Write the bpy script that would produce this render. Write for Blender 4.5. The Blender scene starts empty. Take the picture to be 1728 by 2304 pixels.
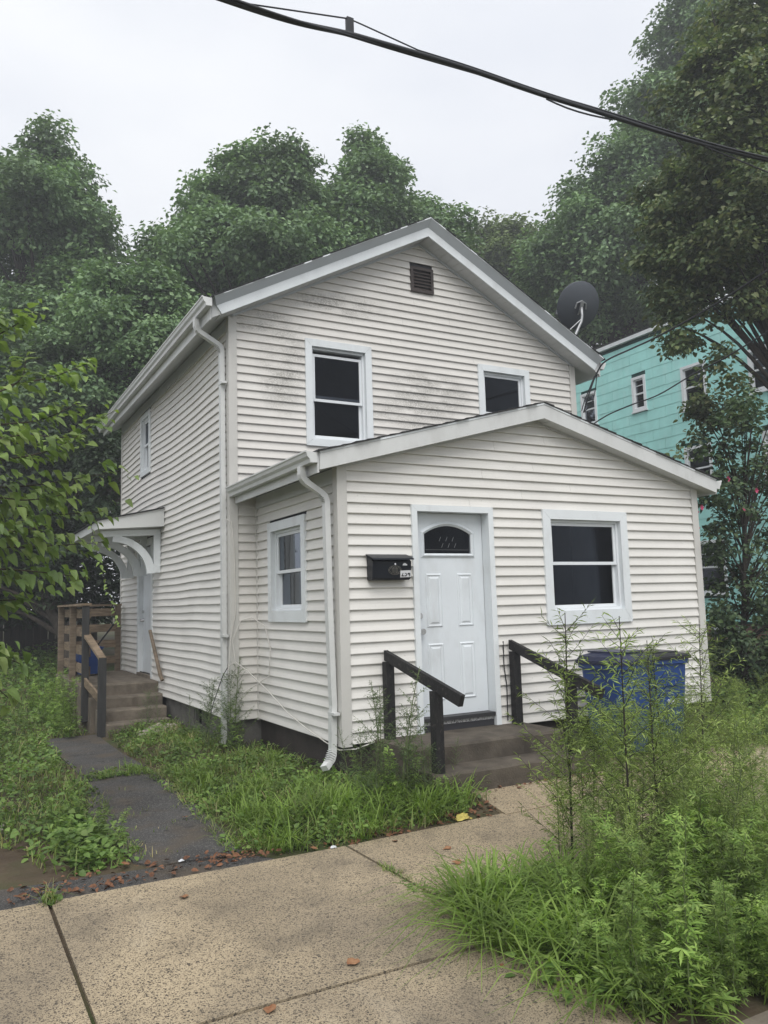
import bpy, math, random
import numpy as np
from mathutils import Matrix, Vector

# ------------------------------------------------------------------ camera, world, sun, exposure
S = bpy.context.scene
COL = S.collection
CAM = np.array((-3.264, -6.8127, 1.2787))
YAW, PITCH, ROLL, FPX = -0.50291, 0.11187, -0.028207, 1814.05     # focal length in pixels of a 1728 x 2304 frame


def cam_axes():
    cz, sz, cx, sx, cy, sy = math.cos(YAW), math.sin(YAW), math.cos(PITCH), math.sin(PITCH), math.cos(ROLL), math.sin(ROLL)
    f = np.array((-sz * cx, cz * cx, sx)); r = np.array((cz, sz, 0.0)); u = np.cross(r, f)
    return cy * r + sy * u, -sy * r + cy * u, f


AR, AU, AF = cam_axes()
cd = bpy.data.cameras.new('camera'); cam = bpy.data.objects.new('camera', cd); COL.objects.link(cam)
cd.sensor_fit = 'VERTICAL'; cd.sensor_height = 36.0; cd.sensor_width = 27.0
cd.lens = FPX * 36.0 / 2304.0
cd.clip_start = 0.05; cd.clip_end = 600
cam.matrix_world = Matrix(((AR[0], AU[0], -AF[0], CAM[0]), (AR[1], AU[1], -AF[1], CAM[1]), (AR[2], AU[2], -AF[2], CAM[2]), (0, 0, 0, 1)))
S.camera = cam

SUN_EL, SUN_AZ = math.radians(55), math.radians(203)      # azimuth from +Y, clockwise: behind the camera, to its left
wd = bpy.data.worlds.new('World'); S.world = wd; wd.use_nodes = True
nt = wd.node_tree; nt.nodes.clear()


def N(tree, typ, **kw):
    n = tree.nodes.new(typ)
    for k, v in kw.items():
        if k in n.inputs.keys() if hasattr(n.inputs, 'keys') else False:
            n.inputs[k].default_value = v
        else:
            setattr(n, k, v)
    return n


sky = nt.nodes.new('ShaderNodeTexSky'); sky.sky_type = 'NISHITA'; sky.sun_disc = False
sky.sun_elevation = SUN_EL; sky.sun_rotation = SUN_AZ; sky.dust_density = 6.0; sky.air_density = 1.0
hs = nt.nodes.new('ShaderNodeHueSaturation'); hs.inputs['Saturation'].default_value = 0.25; hs.inputs['Value'].default_value = 0.10
nt.links.new(sky.outputs[0], hs.inputs['Color'])
tc = nt.nodes.new('ShaderNodeTexCoord')
mp = nt.nodes.new('ShaderNodeMapping'); mp.inputs['Scale'].default_value = (1.0, 1.0, 2.2)
nz = nt.nodes.new('ShaderNodeTexNoise'); nz.inputs['Scale'].default_value = 2.1; nz.inputs['Detail'].default_value = 4; nz.inputs['Roughness'].default_value = 0.5
nt.links.new(tc.outputs['Generated'], mp.inputs[0]); nt.links.new(mp.outputs[0], nz.inputs['Vector'])
cr = nt.nodes.new('ShaderNodeValToRGB')
cr.color_ramp.elements[0].position = 0.30; cr.color_ramp.elements[0].color = (0.765, 0.795, 0.865, 1)
cr.color_ramp.elements[1].position = 0.68; cr.color_ramp.elements[1].color = (0.93, 0.945, 0.97, 1)
nt.links.new(nz.outputs['Fac'], cr.inputs[0])
mx = nt.nodes.new('ShaderNodeMix'); mx.data_type = 'RGBA'; mx.inputs[0].default_value = 0.9
nt.links.new(hs.outputs[0], mx.inputs[6]); nt.links.new(cr.outputs[0], mx.inputs[7])
bg = nt.nodes.new('ShaderNodeBackground'); bg.inputs['Strength'].default_value = 0.71
nt.links.new(mx.outputs[2], bg.inputs['Color'])
wo = nt.nodes.new('ShaderNodeOutputWorld'); nt.links.new(bg.outputs[0], wo.inputs['Surface'])

sd = bpy.data.lights.new('sun', 'SUN'); sd.energy = 1.5; sd.angle = math.radians(45); sd.color = (1.0, 0.975, 0.94)
sun = bpy.data.objects.new('sun', sd); COL.objects.link(sun)
sdir = Vector((math.sin(SUN_AZ) * math.cos(SUN_EL), math.cos(SUN_AZ) * math.cos(SUN_EL), math.sin(SUN_EL)))
sun.rotation_euler = sdir.to_track_quat('Z', 'Y').to_euler()
sun.location = (-6, -10, 14)
vs = S.view_settings
vs.view_transform = 'Standard'; vs.look = 'None'; vs.exposure = 0.78; vs.gamma = 1.0; vs.use_curve_mapping = False
S.render.engine = 'CYCLES'
S.cycles.use_denoising = True
S.cycles.max_bounces = 6; S.cycles.diffuse_bounces = 3; S.cycles.transparent_max_bounces = 12
S.cycles.transmission_bounces = 4; S.cycles.glossy_bounces = 3
S.cycles.caustics_reflective = False; S.cycles.caustics_refractive = False


def at(px, py, depth):
    """a point of the place, from the survey of the photograph: pixel of the 1728 x 2304 frame and distance along the view axis"""
    return CAM + depth * ((px - 864) / FPX * AR + (1152 - py) / FPX * AU + AF)


# ------------------------------------------------------------------ materials
MATS = {}


def mat(name, color, rough=0.6, spec=0.4, metal=0.0, var=0.12, vscale=3.0, vdetail=4, bump=0.0, bscale=40.0, col2=None, stretch=(1, 1, 1)):
    """procedural material: base colour broken up by noise, optional fine relief"""
    m = bpy.data.materials.new(name); m.use_nodes = True
    t = m.node_tree; p = t.nodes['Principled BSDF']
    p.inputs['Roughness'].default_value = rough; p.inputs['Metallic'].default_value = metal
    p.inputs['Specular IOR Level'].default_value = spec
    g = t.nodes.new('ShaderNodeNewGeometry'); mp = t.nodes.new('ShaderNodeMapping'); mp.inputs['Scale'].default_value = stretch
    t.links.new(g.outputs['Position'], mp.inputs[0])
    n = t.nodes.new('ShaderNodeTexNoise'); n.inputs['Scale'].default_value = vscale; n.inputs['Detail'].default_value = vdetail
    n.inputs['Roughness'].default_value = 0.6
    t.links.new(mp.outputs[0], n.inputs['Vector'])
    r = t.nodes.new('ShaderNodeValToRGB'); r.color_ramp.elements[0].position = 0.3; r.color_ramp.elements[1].position = 0.7
    c2 = col2 if col2 else tuple(min(1, c * (1 + var)) for c in color)
    c1 = color if col2 else tuple(c * (1 - var) for c in color)
    r.color_ramp.elements[0].color = (*c1, 1); r.color_ramp.elements[1].color = (*c2, 1)
    t.links.new(n.outputs['Fac'], r.inputs[0]); t.links.new(r.outputs[0], p.inputs['Base Color'])
    if bump:
        n2 = t.nodes.new('ShaderNodeTexNoise'); n2.inputs['Scale'].default_value = bscale; n2.inputs['Detail'].default_value = 5
        t.links.new(mp.outputs[0], n2.inputs['Vector'])
        b = t.nodes.new('ShaderNodeBump'); b.inputs['Strength'].default_value = bump; b.inputs['Distance'].default_value = 0.01
        t.links.new(n2.outputs['Fac'], b.inputs['Height']); t.links.new(b.outputs[0], p.inputs['Normal'])
    m['ramp'] = r.name
    MATS[name] = m
    return m


def mixin(m, build):
    """lets build(tree, colour_socket) return a new colour socket for the base colour"""
    t = m.node_tree; p = t.nodes['Principled BSDF']
    src = p.inputs['Base Color'].links[0].from_socket
    t.links.new(build(t, src), p.inputs['Base Color'])


def leafmat(name, cols, trans=0.28, rough=0.5, tone=0.35, tscale=0.9, spec=0.3, per_plant=False):
    m = bpy.data.materials.new(name); m.use_nodes = True
    t = m.node_tree; p = t.nodes['Principled BSDF']; o = t.nodes['Material Output']
    g = t.nodes.new('ShaderNodeNewGeometry')
    r = t.nodes.new('ShaderNodeValToRGB')
    els = r.color_ramp.elements
    while len(els) < len(cols): els.new(0.5)
    for i, c in enumerate(cols):
        els[i].position = i / (len(cols) - 1); els[i].color = (*c, 1)
    t.links.new(g.outputs['Random Per Island'], r.inputs[0])
    n = t.nodes.new('ShaderNodeTexNoise'); n.inputs['Scale'].default_value = tscale; n.inputs['Detail'].default_value = 2
    t.links.new(g.outputs['Position'], n.inputs['Vector'])
    mr = t.nodes.new('ShaderNodeMapRange'); mr.inputs[1].default_value = 0.35; mr.inputs[2].default_value = 0.65
    mr.inputs[3].default_value = 1 - tone; mr.inputs[4].default_value = 1 + tone
    t.links.new(n.outputs['Fac'], mr.inputs[0])
    oi = t.nodes.new('ShaderNodeObjectInfo'); mo = t.nodes.new('ShaderNodeMapRange'); mo.inputs[3].default_value = 0.74; mo.inputs[4].default_value = 1.24
    t.links.new(oi.outputs['Random'], mo.inputs[0])
    vm = t.nodes.new('ShaderNodeVectorMath'); vm.operation = 'SCALE'
    t.links.new(r.outputs[0], vm.inputs[0]); t.links.new(mmath(t, 'MULTIPLY', mr.outputs[0], mo.outputs[0]) if per_plant else mr.outputs[0], vm.inputs['Scale'])
    t.links.new(vm.outputs[0], p.inputs['Base Color'])
    p.inputs['Roughness'].default_value = rough; p.inputs['Specular IOR Level'].default_value = spec
    tr = t.nodes.new('ShaderNodeBsdfTranslucent')
    vm2 = t.nodes.new('ShaderNodeVectorMath'); vm2.operation = 'MULTIPLY'; vm2.inputs[1].default_value = (1.25, 1.35, 0.7)
    t.links.new(vm.outputs[0], vm2.inputs[0]); t.links.new(vm2.outputs[0], tr.inputs['Color'])
    ms = t.nodes.new('ShaderNodeMixShader'); ms.inputs[0].default_value = trans
    t.links.new(p.outputs[0], ms.inputs[1]); t.links.new(tr.outputs[0], ms.inputs[2]); t.links.new(ms.outputs[0], o.inputs['Surface'])
    MATS[name] = m
    return m


def noise_mask(t, scale, lo, hi, detail=4, stretch=(1, 1, 1), rough=0.6):
    g = t.nodes.new('ShaderNodeNewGeometry'); mp = t.nodes.new('ShaderNodeMapping'); mp.inputs['Scale'].default_value = stretch
    t.links.new(g.outputs['Position'], mp.inputs[0])
    n = t.nodes.new('ShaderNodeTexNoise'); n.inputs['Scale'].default_value = scale; n.inputs['Detail'].default_value = detail; n.inputs['Roughness'].default_value = rough
    t.links.new(mp.outputs[0], n.inputs['Vector'])
    mr = t.nodes.new('ShaderNodeMapRange'); mr.inputs[1].default_value = lo; mr.inputs[2].default_value = hi
    t.links.new(n.outputs['Fac'], mr.inputs[0])
    return mr.outputs[0]


def mixcol(t, fac, a, color, blend='MIX'):
    x = t.nodes.new('ShaderNodeMix'); x.data_type = 'RGBA'; x.blend_type = blend
    t.links.new(fac, x.inputs[0]); t.links.new(a, x.inputs[6]); x.inputs[7].default_value = (*color, 1)
    return x.outputs[2]


def mmath(t, op, a, b):
    n = t.nodes.new('ShaderNodeMath'); n.operation = op
    for i, v in enumerate((a, b)):
        if isinstance(v, (int, float)): n.inputs[i].default_value = v
        else: t.links.new(v, n.inputs[i])
    return n.outputs[0]


def blob(t, cx, cz, rx, rz):
    """soft elliptical patch on a front-facing wall (world x, z): where mildew has settled"""
    g = t.nodes.new('ShaderNodeNewGeometry'); sx = t.nodes.new('ShaderNodeSeparateXYZ'); t.links.new(g.outputs['Position'], sx.inputs[0])
    a = mmath(t, 'DIVIDE', mmath(t, 'SUBTRACT', sx.outputs[0], cx), rx); b = mmath(t, 'DIVIDE', mmath(t, 'SUBTRACT', sx.outputs[2], cz), rz)
    d = mmath(t, 'ADD', mmath(t, 'MULTIPLY', a, a), mmath(t, 'MULTIPLY', b, b))
    mr = t.nodes.new('ShaderNodeMapRange'); mr.inputs[1].default_value = 1.0; mr.inputs[2].default_value = 0.1
    t.links.new(d, mr.inputs[0])
    return mr.outputs[0]


mat('vinyl', (0.68, 0.665, 0.63), 0.5, 0.35, var=0.045, vscale=1.3, bump=0.05, bscale=30)
mat('vinyl_front', (0.64, 0.62, 0.585), 0.5, 0.35, var=0.05, vscale=1.3, bump=0.05, bscale=30)


def grime(t, c):
    c = mixcol(t, mmath(t, 'MULTIPLY', noise_mask(t, 2.2, 0.5, 0.8, 6, (0.5, 0.5, 1.6)), 0.35), c, (0.47, 0.45, 0.42))
    c = mixcol(t, mmath(t, 'MULTIPLY', noise_mask(t, 55, 0.69, 0.76, 2), 0.5), c, (0.22, 0.2, 0.18))
    return c


def mildew(t, c):
    c = grime(t, c)
    sp = noise_mask(t, 90, 0.36, 0.58, 5, (0.6, 0.6, 1.0))
    md = noise_mask(t, 3.6, 0.34, 0.58, 4, (0.6, 1, 1.6))
    k = None
    for a in ((0.33, 4.2, 0.36, 0.75), (2.45, 4.05, 0.75, 0.42), (2.2, 3.75, 0.8, 0.25), (0.1, 4.75, 0.6, 0.18), (1.1, 5.1, 0.9, 0.2)):
        b = blob(t, *a); k = b if k is None else mmath(t, 'MAXIMUM', k, b)
    f = mmath(t, 'MULTIPLY', mmath(t, 'MULTIPLY', sp, md), mmath(t, 'MULTIPLY', k, 0.72))
    return mixcol(t, f, c, (0.15, 0.145, 0.125))


mixin(MATS['vinyl'], grime); mixin(MATS['vinyl_front'], mildew)
mat('corner_trim', (0.55, 0.54, 0.51), 0.45, 0.4, var=0.05, vscale=2.0)
mat('trim_white', (0.70, 0.735, 0.75), 0.35, 0.45, var=0.03, vscale=4)
mat('sash_white', (0.72, 0.75, 0.77), 0.35, 0.4, var=0.03)
mat('fascia_metal', (0.52, 0.55, 0.58), 0.32, 0.5, var=0.04, vscale=2)
mat('fascia_cream', (0.58, 0.59, 0.58), 0.35, 0.45, var=0.04, vscale=2)
mat('soffit', (0.55, 0.56, 0.56), 0.5, 0.3, var=0.05)
mat('gutter_metal', (0.60, 0.61, 0.60), 0.35, 0.45, var=0.06, vscale=5)
mat('door_white', (0.66, 0.70, 0.73), 0.38, 0.45, var=0.03, vscale=3)
for _n in ('door_white', 'trim_white', 'fascia_cream', 'gutter_metal', 'corner_trim'):
    mixin(MATS[_n], lambda t, c: mixcol(t, mmath(t, 'MULTIPLY', noise_mask(t, 4.5, 0.52, 0.75, 7, (1, 1, 0.45)), 0.30), c, (0.33, 0.32, 0.30)))
    mixin(MATS[_n], lambda t, c: mixcol(t, mmath(t, 'MULTIPLY', noise_mask(t, 70, 0.70, 0.76, 2), 0.55), c, (0.16, 0.15, 0.14)))
mat('sheathing', (0.045, 0.045, 0.05), 0.9, 0.1)  # dark grey chosen so the hollow rooms look unlit through the panes
mat('foundation', (0.036, 0.029, 0.026), 0.75, 0.3, var=0.3, vscale=6, bump=0.3, bscale=60)
mat('foundation_grey', (0.12, 0.115, 0.105), 0.85, 0.2, var=0.3, vscale=5, bump=0.4, bscale=50)
mat('shingle', (0.035, 0.035, 0.037), 0.9, 0.2, var=0.4, vscale=60, bump=0.5, bscale=200)
mat('brown_metal', (0.05, 0.04, 0.037), 0.6, 0.3, var=0.15)
mat('black_paint', (0.010, 0.010, 0.011), 0.6, 0.22, var=0.5, vscale=9, bump=0.5, bscale=60, col2=(0.026, 0.025, 0.025), stretch=(4, 1, 1))
mat('mailbox_black', (0.006, 0.008, 0.013), 0.4, 0.3, var=0.3)
mat('emblem_metal', (0.35, 0.33, 0.28), 0.35, 0.5, metal=0.6)
mat('sticker', (0.62, 0.63, 0.65), 0.5, 0.3, var=0.03)
mat('black_ink', (0.006, 0.006, 0.007), 0.5, 0.3)
mat('chrome', (0.6, 0.6, 0.6), 0.2, 0.5, metal=1.0)
mat('galvanised', (0.34, 0.35, 0.36), 0.4, 0.5, metal=0.4)
mat('dish_grey', (0.07, 0.08, 0.095), 0.45, 0.4, var=0.05)
mat('dark_sill', (0.03, 0.03, 0.032), 0.5, 0.4)
mat('bin_blue', (0.012, 0.048, 0.19), 0.42, 0.45, var=0.15, vscale=4)
mat('bin_lid', (0.018, 0.019, 0.024), 0.4, 0.45, var=0.2)
mat('bin_lid_blue', (0.02, 0.025, 0.06), 0.4, 0.45, var=0.2)
mat('rubber', (0.012, 0.012, 0.012), 0.8, 0.2)
mat('cable_black', (0.02, 0.021, 0.025), 0.5, 0.4)
mat('cable_white', (0.58, 0.56, 0.52), 0.5, 0.4)
mat('curtain', (0.32, 0.33, 0.35), 0.9, 0.1, var=0.1)
mat('bark', (0.045, 0.038, 0.032), 0.9, 0.2, var=0.4, vscale=8, bump=0.6, bscale=30, stretch=(1, 1, 0.3))
mat('twig', (0.05, 0.042, 0.028), 0.8, 0.2, var=0.3)
mat('stem_green', (0.115, 0.15, 0.06), 0.7, 0.2, var=0.3, vscale=8)
mat('stem_brown', (0.035, 0.03, 0.026), 0.8, 0.2, var=0.3, vscale=8)
mat('weathered_wood', (0.17, 0.135, 0.10), 0.85, 0.2, var=0.35, vscale=10, bump=0.4, bscale=60, stretch=(0.4, 0.4, 3))
mat('weathered_board', (0.19, 0.145, 0.10), 0.85, 0.2, var=0.4, vscale=10, bump=0.4, bscale=60, stretch=(0.5, 0.5, 3))
mat('grey_post', (0.042, 0.042, 0.042), 0.8, 0.2, var=0.25, vscale=10, stretch=(2, 2, 0.4))
mat('fence_wood', (0.05, 0.043, 0.036), 0.9, 0.2, var=0.3, vscale=6, stretch=(3, 3, 0.3))
mat('canvas', (0.42, 0.40, 0.38), 0.9, 0.1, var=0.08)
mat('teal', (0.38, 0.74, 0.70), 0.6, 0.3, var=0.10, vscale=1.6, bump=0.1, bscale=60)
mat('teal_gap', (0.02, 0.06, 0.055), 0.9, 0.1)
mat('brick_paint', (0.17, 0.10, 0.08), 0.85, 0.2, var=0.2)
mat('blind', (0.30, 0.31, 0.30), 0.8, 0.2, var=0.1)
mat('old_concrete', (0.155, 0.132, 0.105), 0.9, 0.2, var=0.35, vscale=5, bump=0.6, bscale=45)
mat('step_concrete', (0.088, 0.075, 0.06), 0.85, 0.25, var=0.4, vscale=4, bump=0.5, bscale=60)
mat('white_rubble', (0.62, 0.62, 0.62), 0.8, 0.2, var=0.1)
mixin(MATS['white_rubble'], lambda t, c: mixcol(t, noise_mask(t, 90, 0.5, 0.6, 3), c, (0.08, 0.075, 0.07)))
mixin(MATS['teal'], lambda t, c: mixcol(t, mmath(t, 'MULTIPLY', noise_mask(t, 1.8, 0.5, 0.75, 5, (1, 2.0, 0.35)), 0.45), c, (0.55, 0.82, 0.79)))
mixin(MATS['black_paint'], lambda t, c: mixcol(t, mmath(t, 'MULTIPLY', noise_mask(t, 26, 0.60, 0.70, 5, (3, 0.7, 1)), 0.6), c, (0.10, 0.085, 0.075)))


def aggregate():
    m = mat('exposed_aggregate', (0.385, 0.312, 0.208), 0.78, 0.3, var=0.16, vscale=1.2, vdetail=6)
    t = m.node_tree; p = t.nodes['Principled BSDF']
    g = t.nodes.new('ShaderNodeNewGeometry')
    src = p.inputs['Base Color'].links[0].from_socket
    hts = []
    # wandering coordinate so that the pebbles are not round
    nn = t.nodes.new('ShaderNodeTexNoise'); nn.inputs['Scale'].default_value = 60; nn.inputs['Detail'].default_value = 2
    t.links.new(g.outputs['Position'], nn.inputs['Vector'])
    va = t.nodes.new('ShaderNodeVectorMath'); va.operation = 'MULTIPLY_ADD'; va.inputs[1].default_value = (0.014, 0.014, 0.0)
    t.links.new(nn.outputs['Color'], va.inputs[0]); t.links.new(g.outputs['Position'], va.inputs[2])
    for sc, thr, prob, soft in ((210, 0.50, 0.55, 0.14), (130, 0.50, 0.60, 0.12), (78, 0.46, 0.50, 0.10), (42, 0.34, 0.20, 0.08)):
        v = t.nodes.new('ShaderNodeTexVoronoi'); v.inputs['Scale'].default_value = sc; v.inputs['Randomness'].default_value = 1.0
        t.links.new(va.outputs[0], v.inputs['Vector'])
        s3 = t.nodes.new('ShaderNodeSeparateColor'); t.links.new(v.outputs['Color'], s3.inputs[0])
        rad = mmath(t, 'MULTIPLY', mmath(t, 'ADD', mmath(t, 'MULTIPLY', s3.outputs[1], 0.6), 0.55), thr)
        inside = t.nodes.new('ShaderNodeMapRange'); t.links.new(v.outputs['Distance'], inside.inputs[0])
        t.links.new(rad, inside.inputs[1]); t.links.new(mmath(t, 'SUBTRACT', rad, soft), inside.inputs[2])
        on = mmath(t, 'LESS_THAN', s3.outputs[0], prob)
        fac = mmath(t, 'MULTIPLY', inside.outputs[0], on)
        rr = t.nodes.new('ShaderNodeValToRGB'); rr.color_ramp.interpolation = 'LINEAR'
        e = rr.color_ramp.elements
        e[0].position = 0; e[0].color = (0.025, 0.022, 0.02, 1); e[1].position = 1; e[1].color = (0.26, 0.19, 0.12, 1)
        x = e.new(0.55); x.color = (0.06, 0.05, 0.042, 1)
        t.links.new(s3.outputs[2], rr.inputs[0])
        mixn = t.nodes.new('ShaderNodeMix'); mixn.data_type = 'RGBA'
        t.links.new(mmath(t, 'MULTIPLY', fac, 0.85), mixn.inputs[0]); t.links.new(src, mixn.inputs[6]); t.links.new(rr.outputs[0], mixn.inputs[7])
        src = mixn.outputs[2]; hts.append(fac)
    # damp, darker zones and traffic dirt
    src = mixcol(t, mmath(t, 'MULTIPLY', noise_mask(t, 0.9, 0.42, 0.70, 6), 0.55), src, (0.10, 0.085, 0.07))
    src = mixcol(t, mmath(t, 'MULTIPLY', noise_mask(t, 3.5, 0.54, 0.72, 7), 0.40), src, (0.085, 0.072, 0.055))
    src = mixcol(t, mmath(t, 'MULTIPLY', noise_mask(t, 1.6, 0.58, 0.75, 6, (1, 0.35, 1)), 0.4), src, (0.5, 0.44, 0.34))
    t.links.new(src, p.inputs['Base Color'])
    b = t.nodes.new('ShaderNodeBump'); b.inputs['Strength'].default_value = 0.5; b.inputs['Distance'].default_value = 0.004
    t.links.new(mmath(t, 'ADD', hts[0], hts[1]), b.inputs['Height']); t.links.new(b.outputs[0], p.inputs['Normal'])


aggregate()


def asphalt(name, base, spk):
    m = mat(name, base, 0.85, 0.3, var=0.35, vscale=2.0, vdetail=6, bump=0.8, bscale=110)
    mixin(m, lambda t, c: mixcol(t, mmath(t, 'MULTIPLY', noise_mask(t, 95, 0.54, 0.64, 3), 0.75), c, spk))
    mixin(m, lambda t, c: mixcol(t, mmath(t, 'MULTIPLY', noise_mask(t, 2.4, 0.48, 0.66, 7), 0.75), c, (0.095, 0.075, 0.055)))
    mixin(m, lambda t, c: mixcol(t, mmath(t, 'MULTIPLY', noise_mask(t, 9, 0.60, 0.68, 6), 0.7), c, (0.02, 0.018, 0.016)))


asphalt('asphalt', (0.052, 0.050, 0.049), (0.20, 0.19, 0.175))
asphalt('road_asphalt', (0.055, 0.055, 0.056), (0.15, 0.145, 0.14))
mat('soil', (0.060, 0.045, 0.032), 0.95, 0.1, var=0.35, vscale=2.5, vdetail=7, bump=0.8, bscale=30, col2=(0.11, 0.085, 0.058))
mixin(MATS['soil'], lambda t, c: mixcol(t, noise_mask(t, 0.6, 0.42, 0.58, 4), c, (0.045, 0.062, 0.022)))
mat('dead_leaf', (0.17, 0.065, 0.03), 0.8, 0.2, var=0.5, vscale=25, col2=(0.30, 0.17, 0.09))
mat('litter_leaf', (0.060, 0.030, 0.020), 0.85, 0.2, var=0.5, vscale=22, col2=(0.25, 0.12, 0.065))
mat('yellow_rag', (0.50, 0.42, 0.12), 0.7, 0.2, var=0.25, vscale=20)
mat('pale_stone', (0.34, 0.30, 0.27), 0.9, 0.2, var=0.3, vscale=9, bump=0.6, bscale=30)
mat('pink_petal', (0.40, 0.06, 0.13), 0.6, 0.2, var=0.2)
mat('seed_white', (0.6, 0.6, 0.55), 0.8, 0.1)
leafmat('leaf_maple', ((0.092, 0.155, 0.078), (0.145, 0.230, 0.108), (0.215, 0.315, 0.150)), 0.22, tone=0.3, tscale=0.5)
leafmat('leaf_maple_shaded', ((0.022, 0.039, 0.022), (0.034, 0.059, 0.028), (0.049, 0.077, 0.037)), 0.2, tone=0.3, tscale=0.6)  # darker copy of the maple leaf; the woods' shade is put into the colour
leafmat('leaf_yellow_green', ((0.093, 0.135, 0.050), (0.135, 0.186, 0.068), (0.177, 0.228, 0.093)), 0.28, tone=0.3, tscale=0.5)
leafmat('leaf_linden', ((0.060, 0.098, 0.044), (0.100, 0.145, 0.060), (0.150, 0.190, 0.080), (0.200, 0.215, 0.100)), 0.22, tone=0.35, tscale=1.2)
leafmat('leaf_shrub', ((0.036, 0.064, 0.034), (0.058, 0.098, 0.046), (0.110, 0.160, 0.066)), 0.18, tone=0.3, tscale=2.0)
leafmat('leaf_big', ((0.125, 0.200, 0.060), (0.185, 0.270, 0.078), (0.260, 0.335, 0.11)), 0.35, rough=0.45, tone=0.25, tscale=3, per_plant=True)
leafmat('leaf_weed', ((0.165, 0.235, 0.070), (0.240, 0.320, 0.090), (0.330, 0.410, 0.13)), 0.32, tone=0.3, tscale=3, per_plant=True)
leafmat('leaf_weed_dark', ((0.070, 0.110, 0.052), (0.10, 0.150, 0.062), (0.150, 0.200, 0.085)), 0.28, tone=0.3, tscale=3, per_plant=True)
leafmat('leaf_mugwort', ((0.125, 0.205, 0.048), (0.180, 0.275, 0.065), (0.260, 0.350, 0.095)), 0.32, tone=0.3, tscale=4, per_plant=True)
leafmat('grass_blade', ((0.085, 0.147, 0.034), (0.132, 0.209, 0.043), (0.194, 0.271, 0.065), (0.248, 0.279, 0.109), (0.34, 0.28, 0.15)), 0.35, tone=0.4, tscale=2)
leafmat('grass_bright', ((0.128, 0.209, 0.041), (0.169, 0.257, 0.051), (0.216, 0.304, 0.074)), 0.38, tone=0.25, tscale=3)
leafmat('grass_lawn', ((0.120, 0.160, 0.048), (0.160, 0.200, 0.056), (0.208, 0.224, 0.080)), 0.3, tone=0.4, tscale=1)
leafmat('cover_leaf', ((0.085, 0.150, 0.040), (0.125, 0.205, 0.050), (0.185, 0.270, 0.070)), 0.3, tone=0.4, tscale=2)


def glass():
    m = bpy.data.materials.new('window_glass'); m.use_nodes = True
    t = m.node_tree; t.nodes.clear()
    o = t.nodes.new('ShaderNodeOutputMaterial'); tr = t.nodes.new('ShaderNodeBsdfTransparent'); tr.inputs[0].default_value = (0.62, 0.64, 0.67, 1)
    gl = t.nodes.new('ShaderNodeBsdfGlossy'); gl.inputs['Roughness'].default_value = 0.03; gl.inputs['Color'].default_value = (0.20, 0.22, 0.25, 1)
    fr = t.nodes.new('ShaderNodeFresnel'); fr.inputs['IOR'].default_value = 1.45
    n = t.nodes.new('ShaderNodeTexNoise'); n.inputs['Scale'].default_value = 2.5
    b = t.nodes.new('ShaderNodeBump'); b.inputs['Strength'].default_value = 0.05
    t.links.new(n.outputs['Fac'], b.inputs['Height']); t.links.new(b.outputs[0], gl.inputs['Normal'])
    ms = t.nodes.new('ShaderNodeMixShader'); t.links.new(fr.outputs[0], ms.inputs[0]); t.links.new(tr.outputs[0], ms.inputs[1]); t.links.new(gl.outputs[0], ms.inputs[2])
    t.links.new(ms.outputs[0], o.inputs['Surface']); MATS['window_glass'] = m


glass()


# ------------------------------------------------------------------ mesh helpers
def link(o, parent=None):
    COL.objects.link(o)
    if parent: o.parent = parent
    return o


def tag(o, label=None, cat=None, group=None, kind=None):
    if label: o['label'] = label
    if cat: o['category'] = cat
    if group: o['group'] = group
    if kind: o['kind'] = kind
    return o


def thing(name, label, cat, loc=(0, 0, 0), group=None, rz=0.0):
    o = bpy.data.objects.new(name, None); o.empty_display_size = 0.2
    link(o); o.location = loc; o.rotation_euler = (0, 0, rz)
    return tag(o, label, cat, group)


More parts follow.
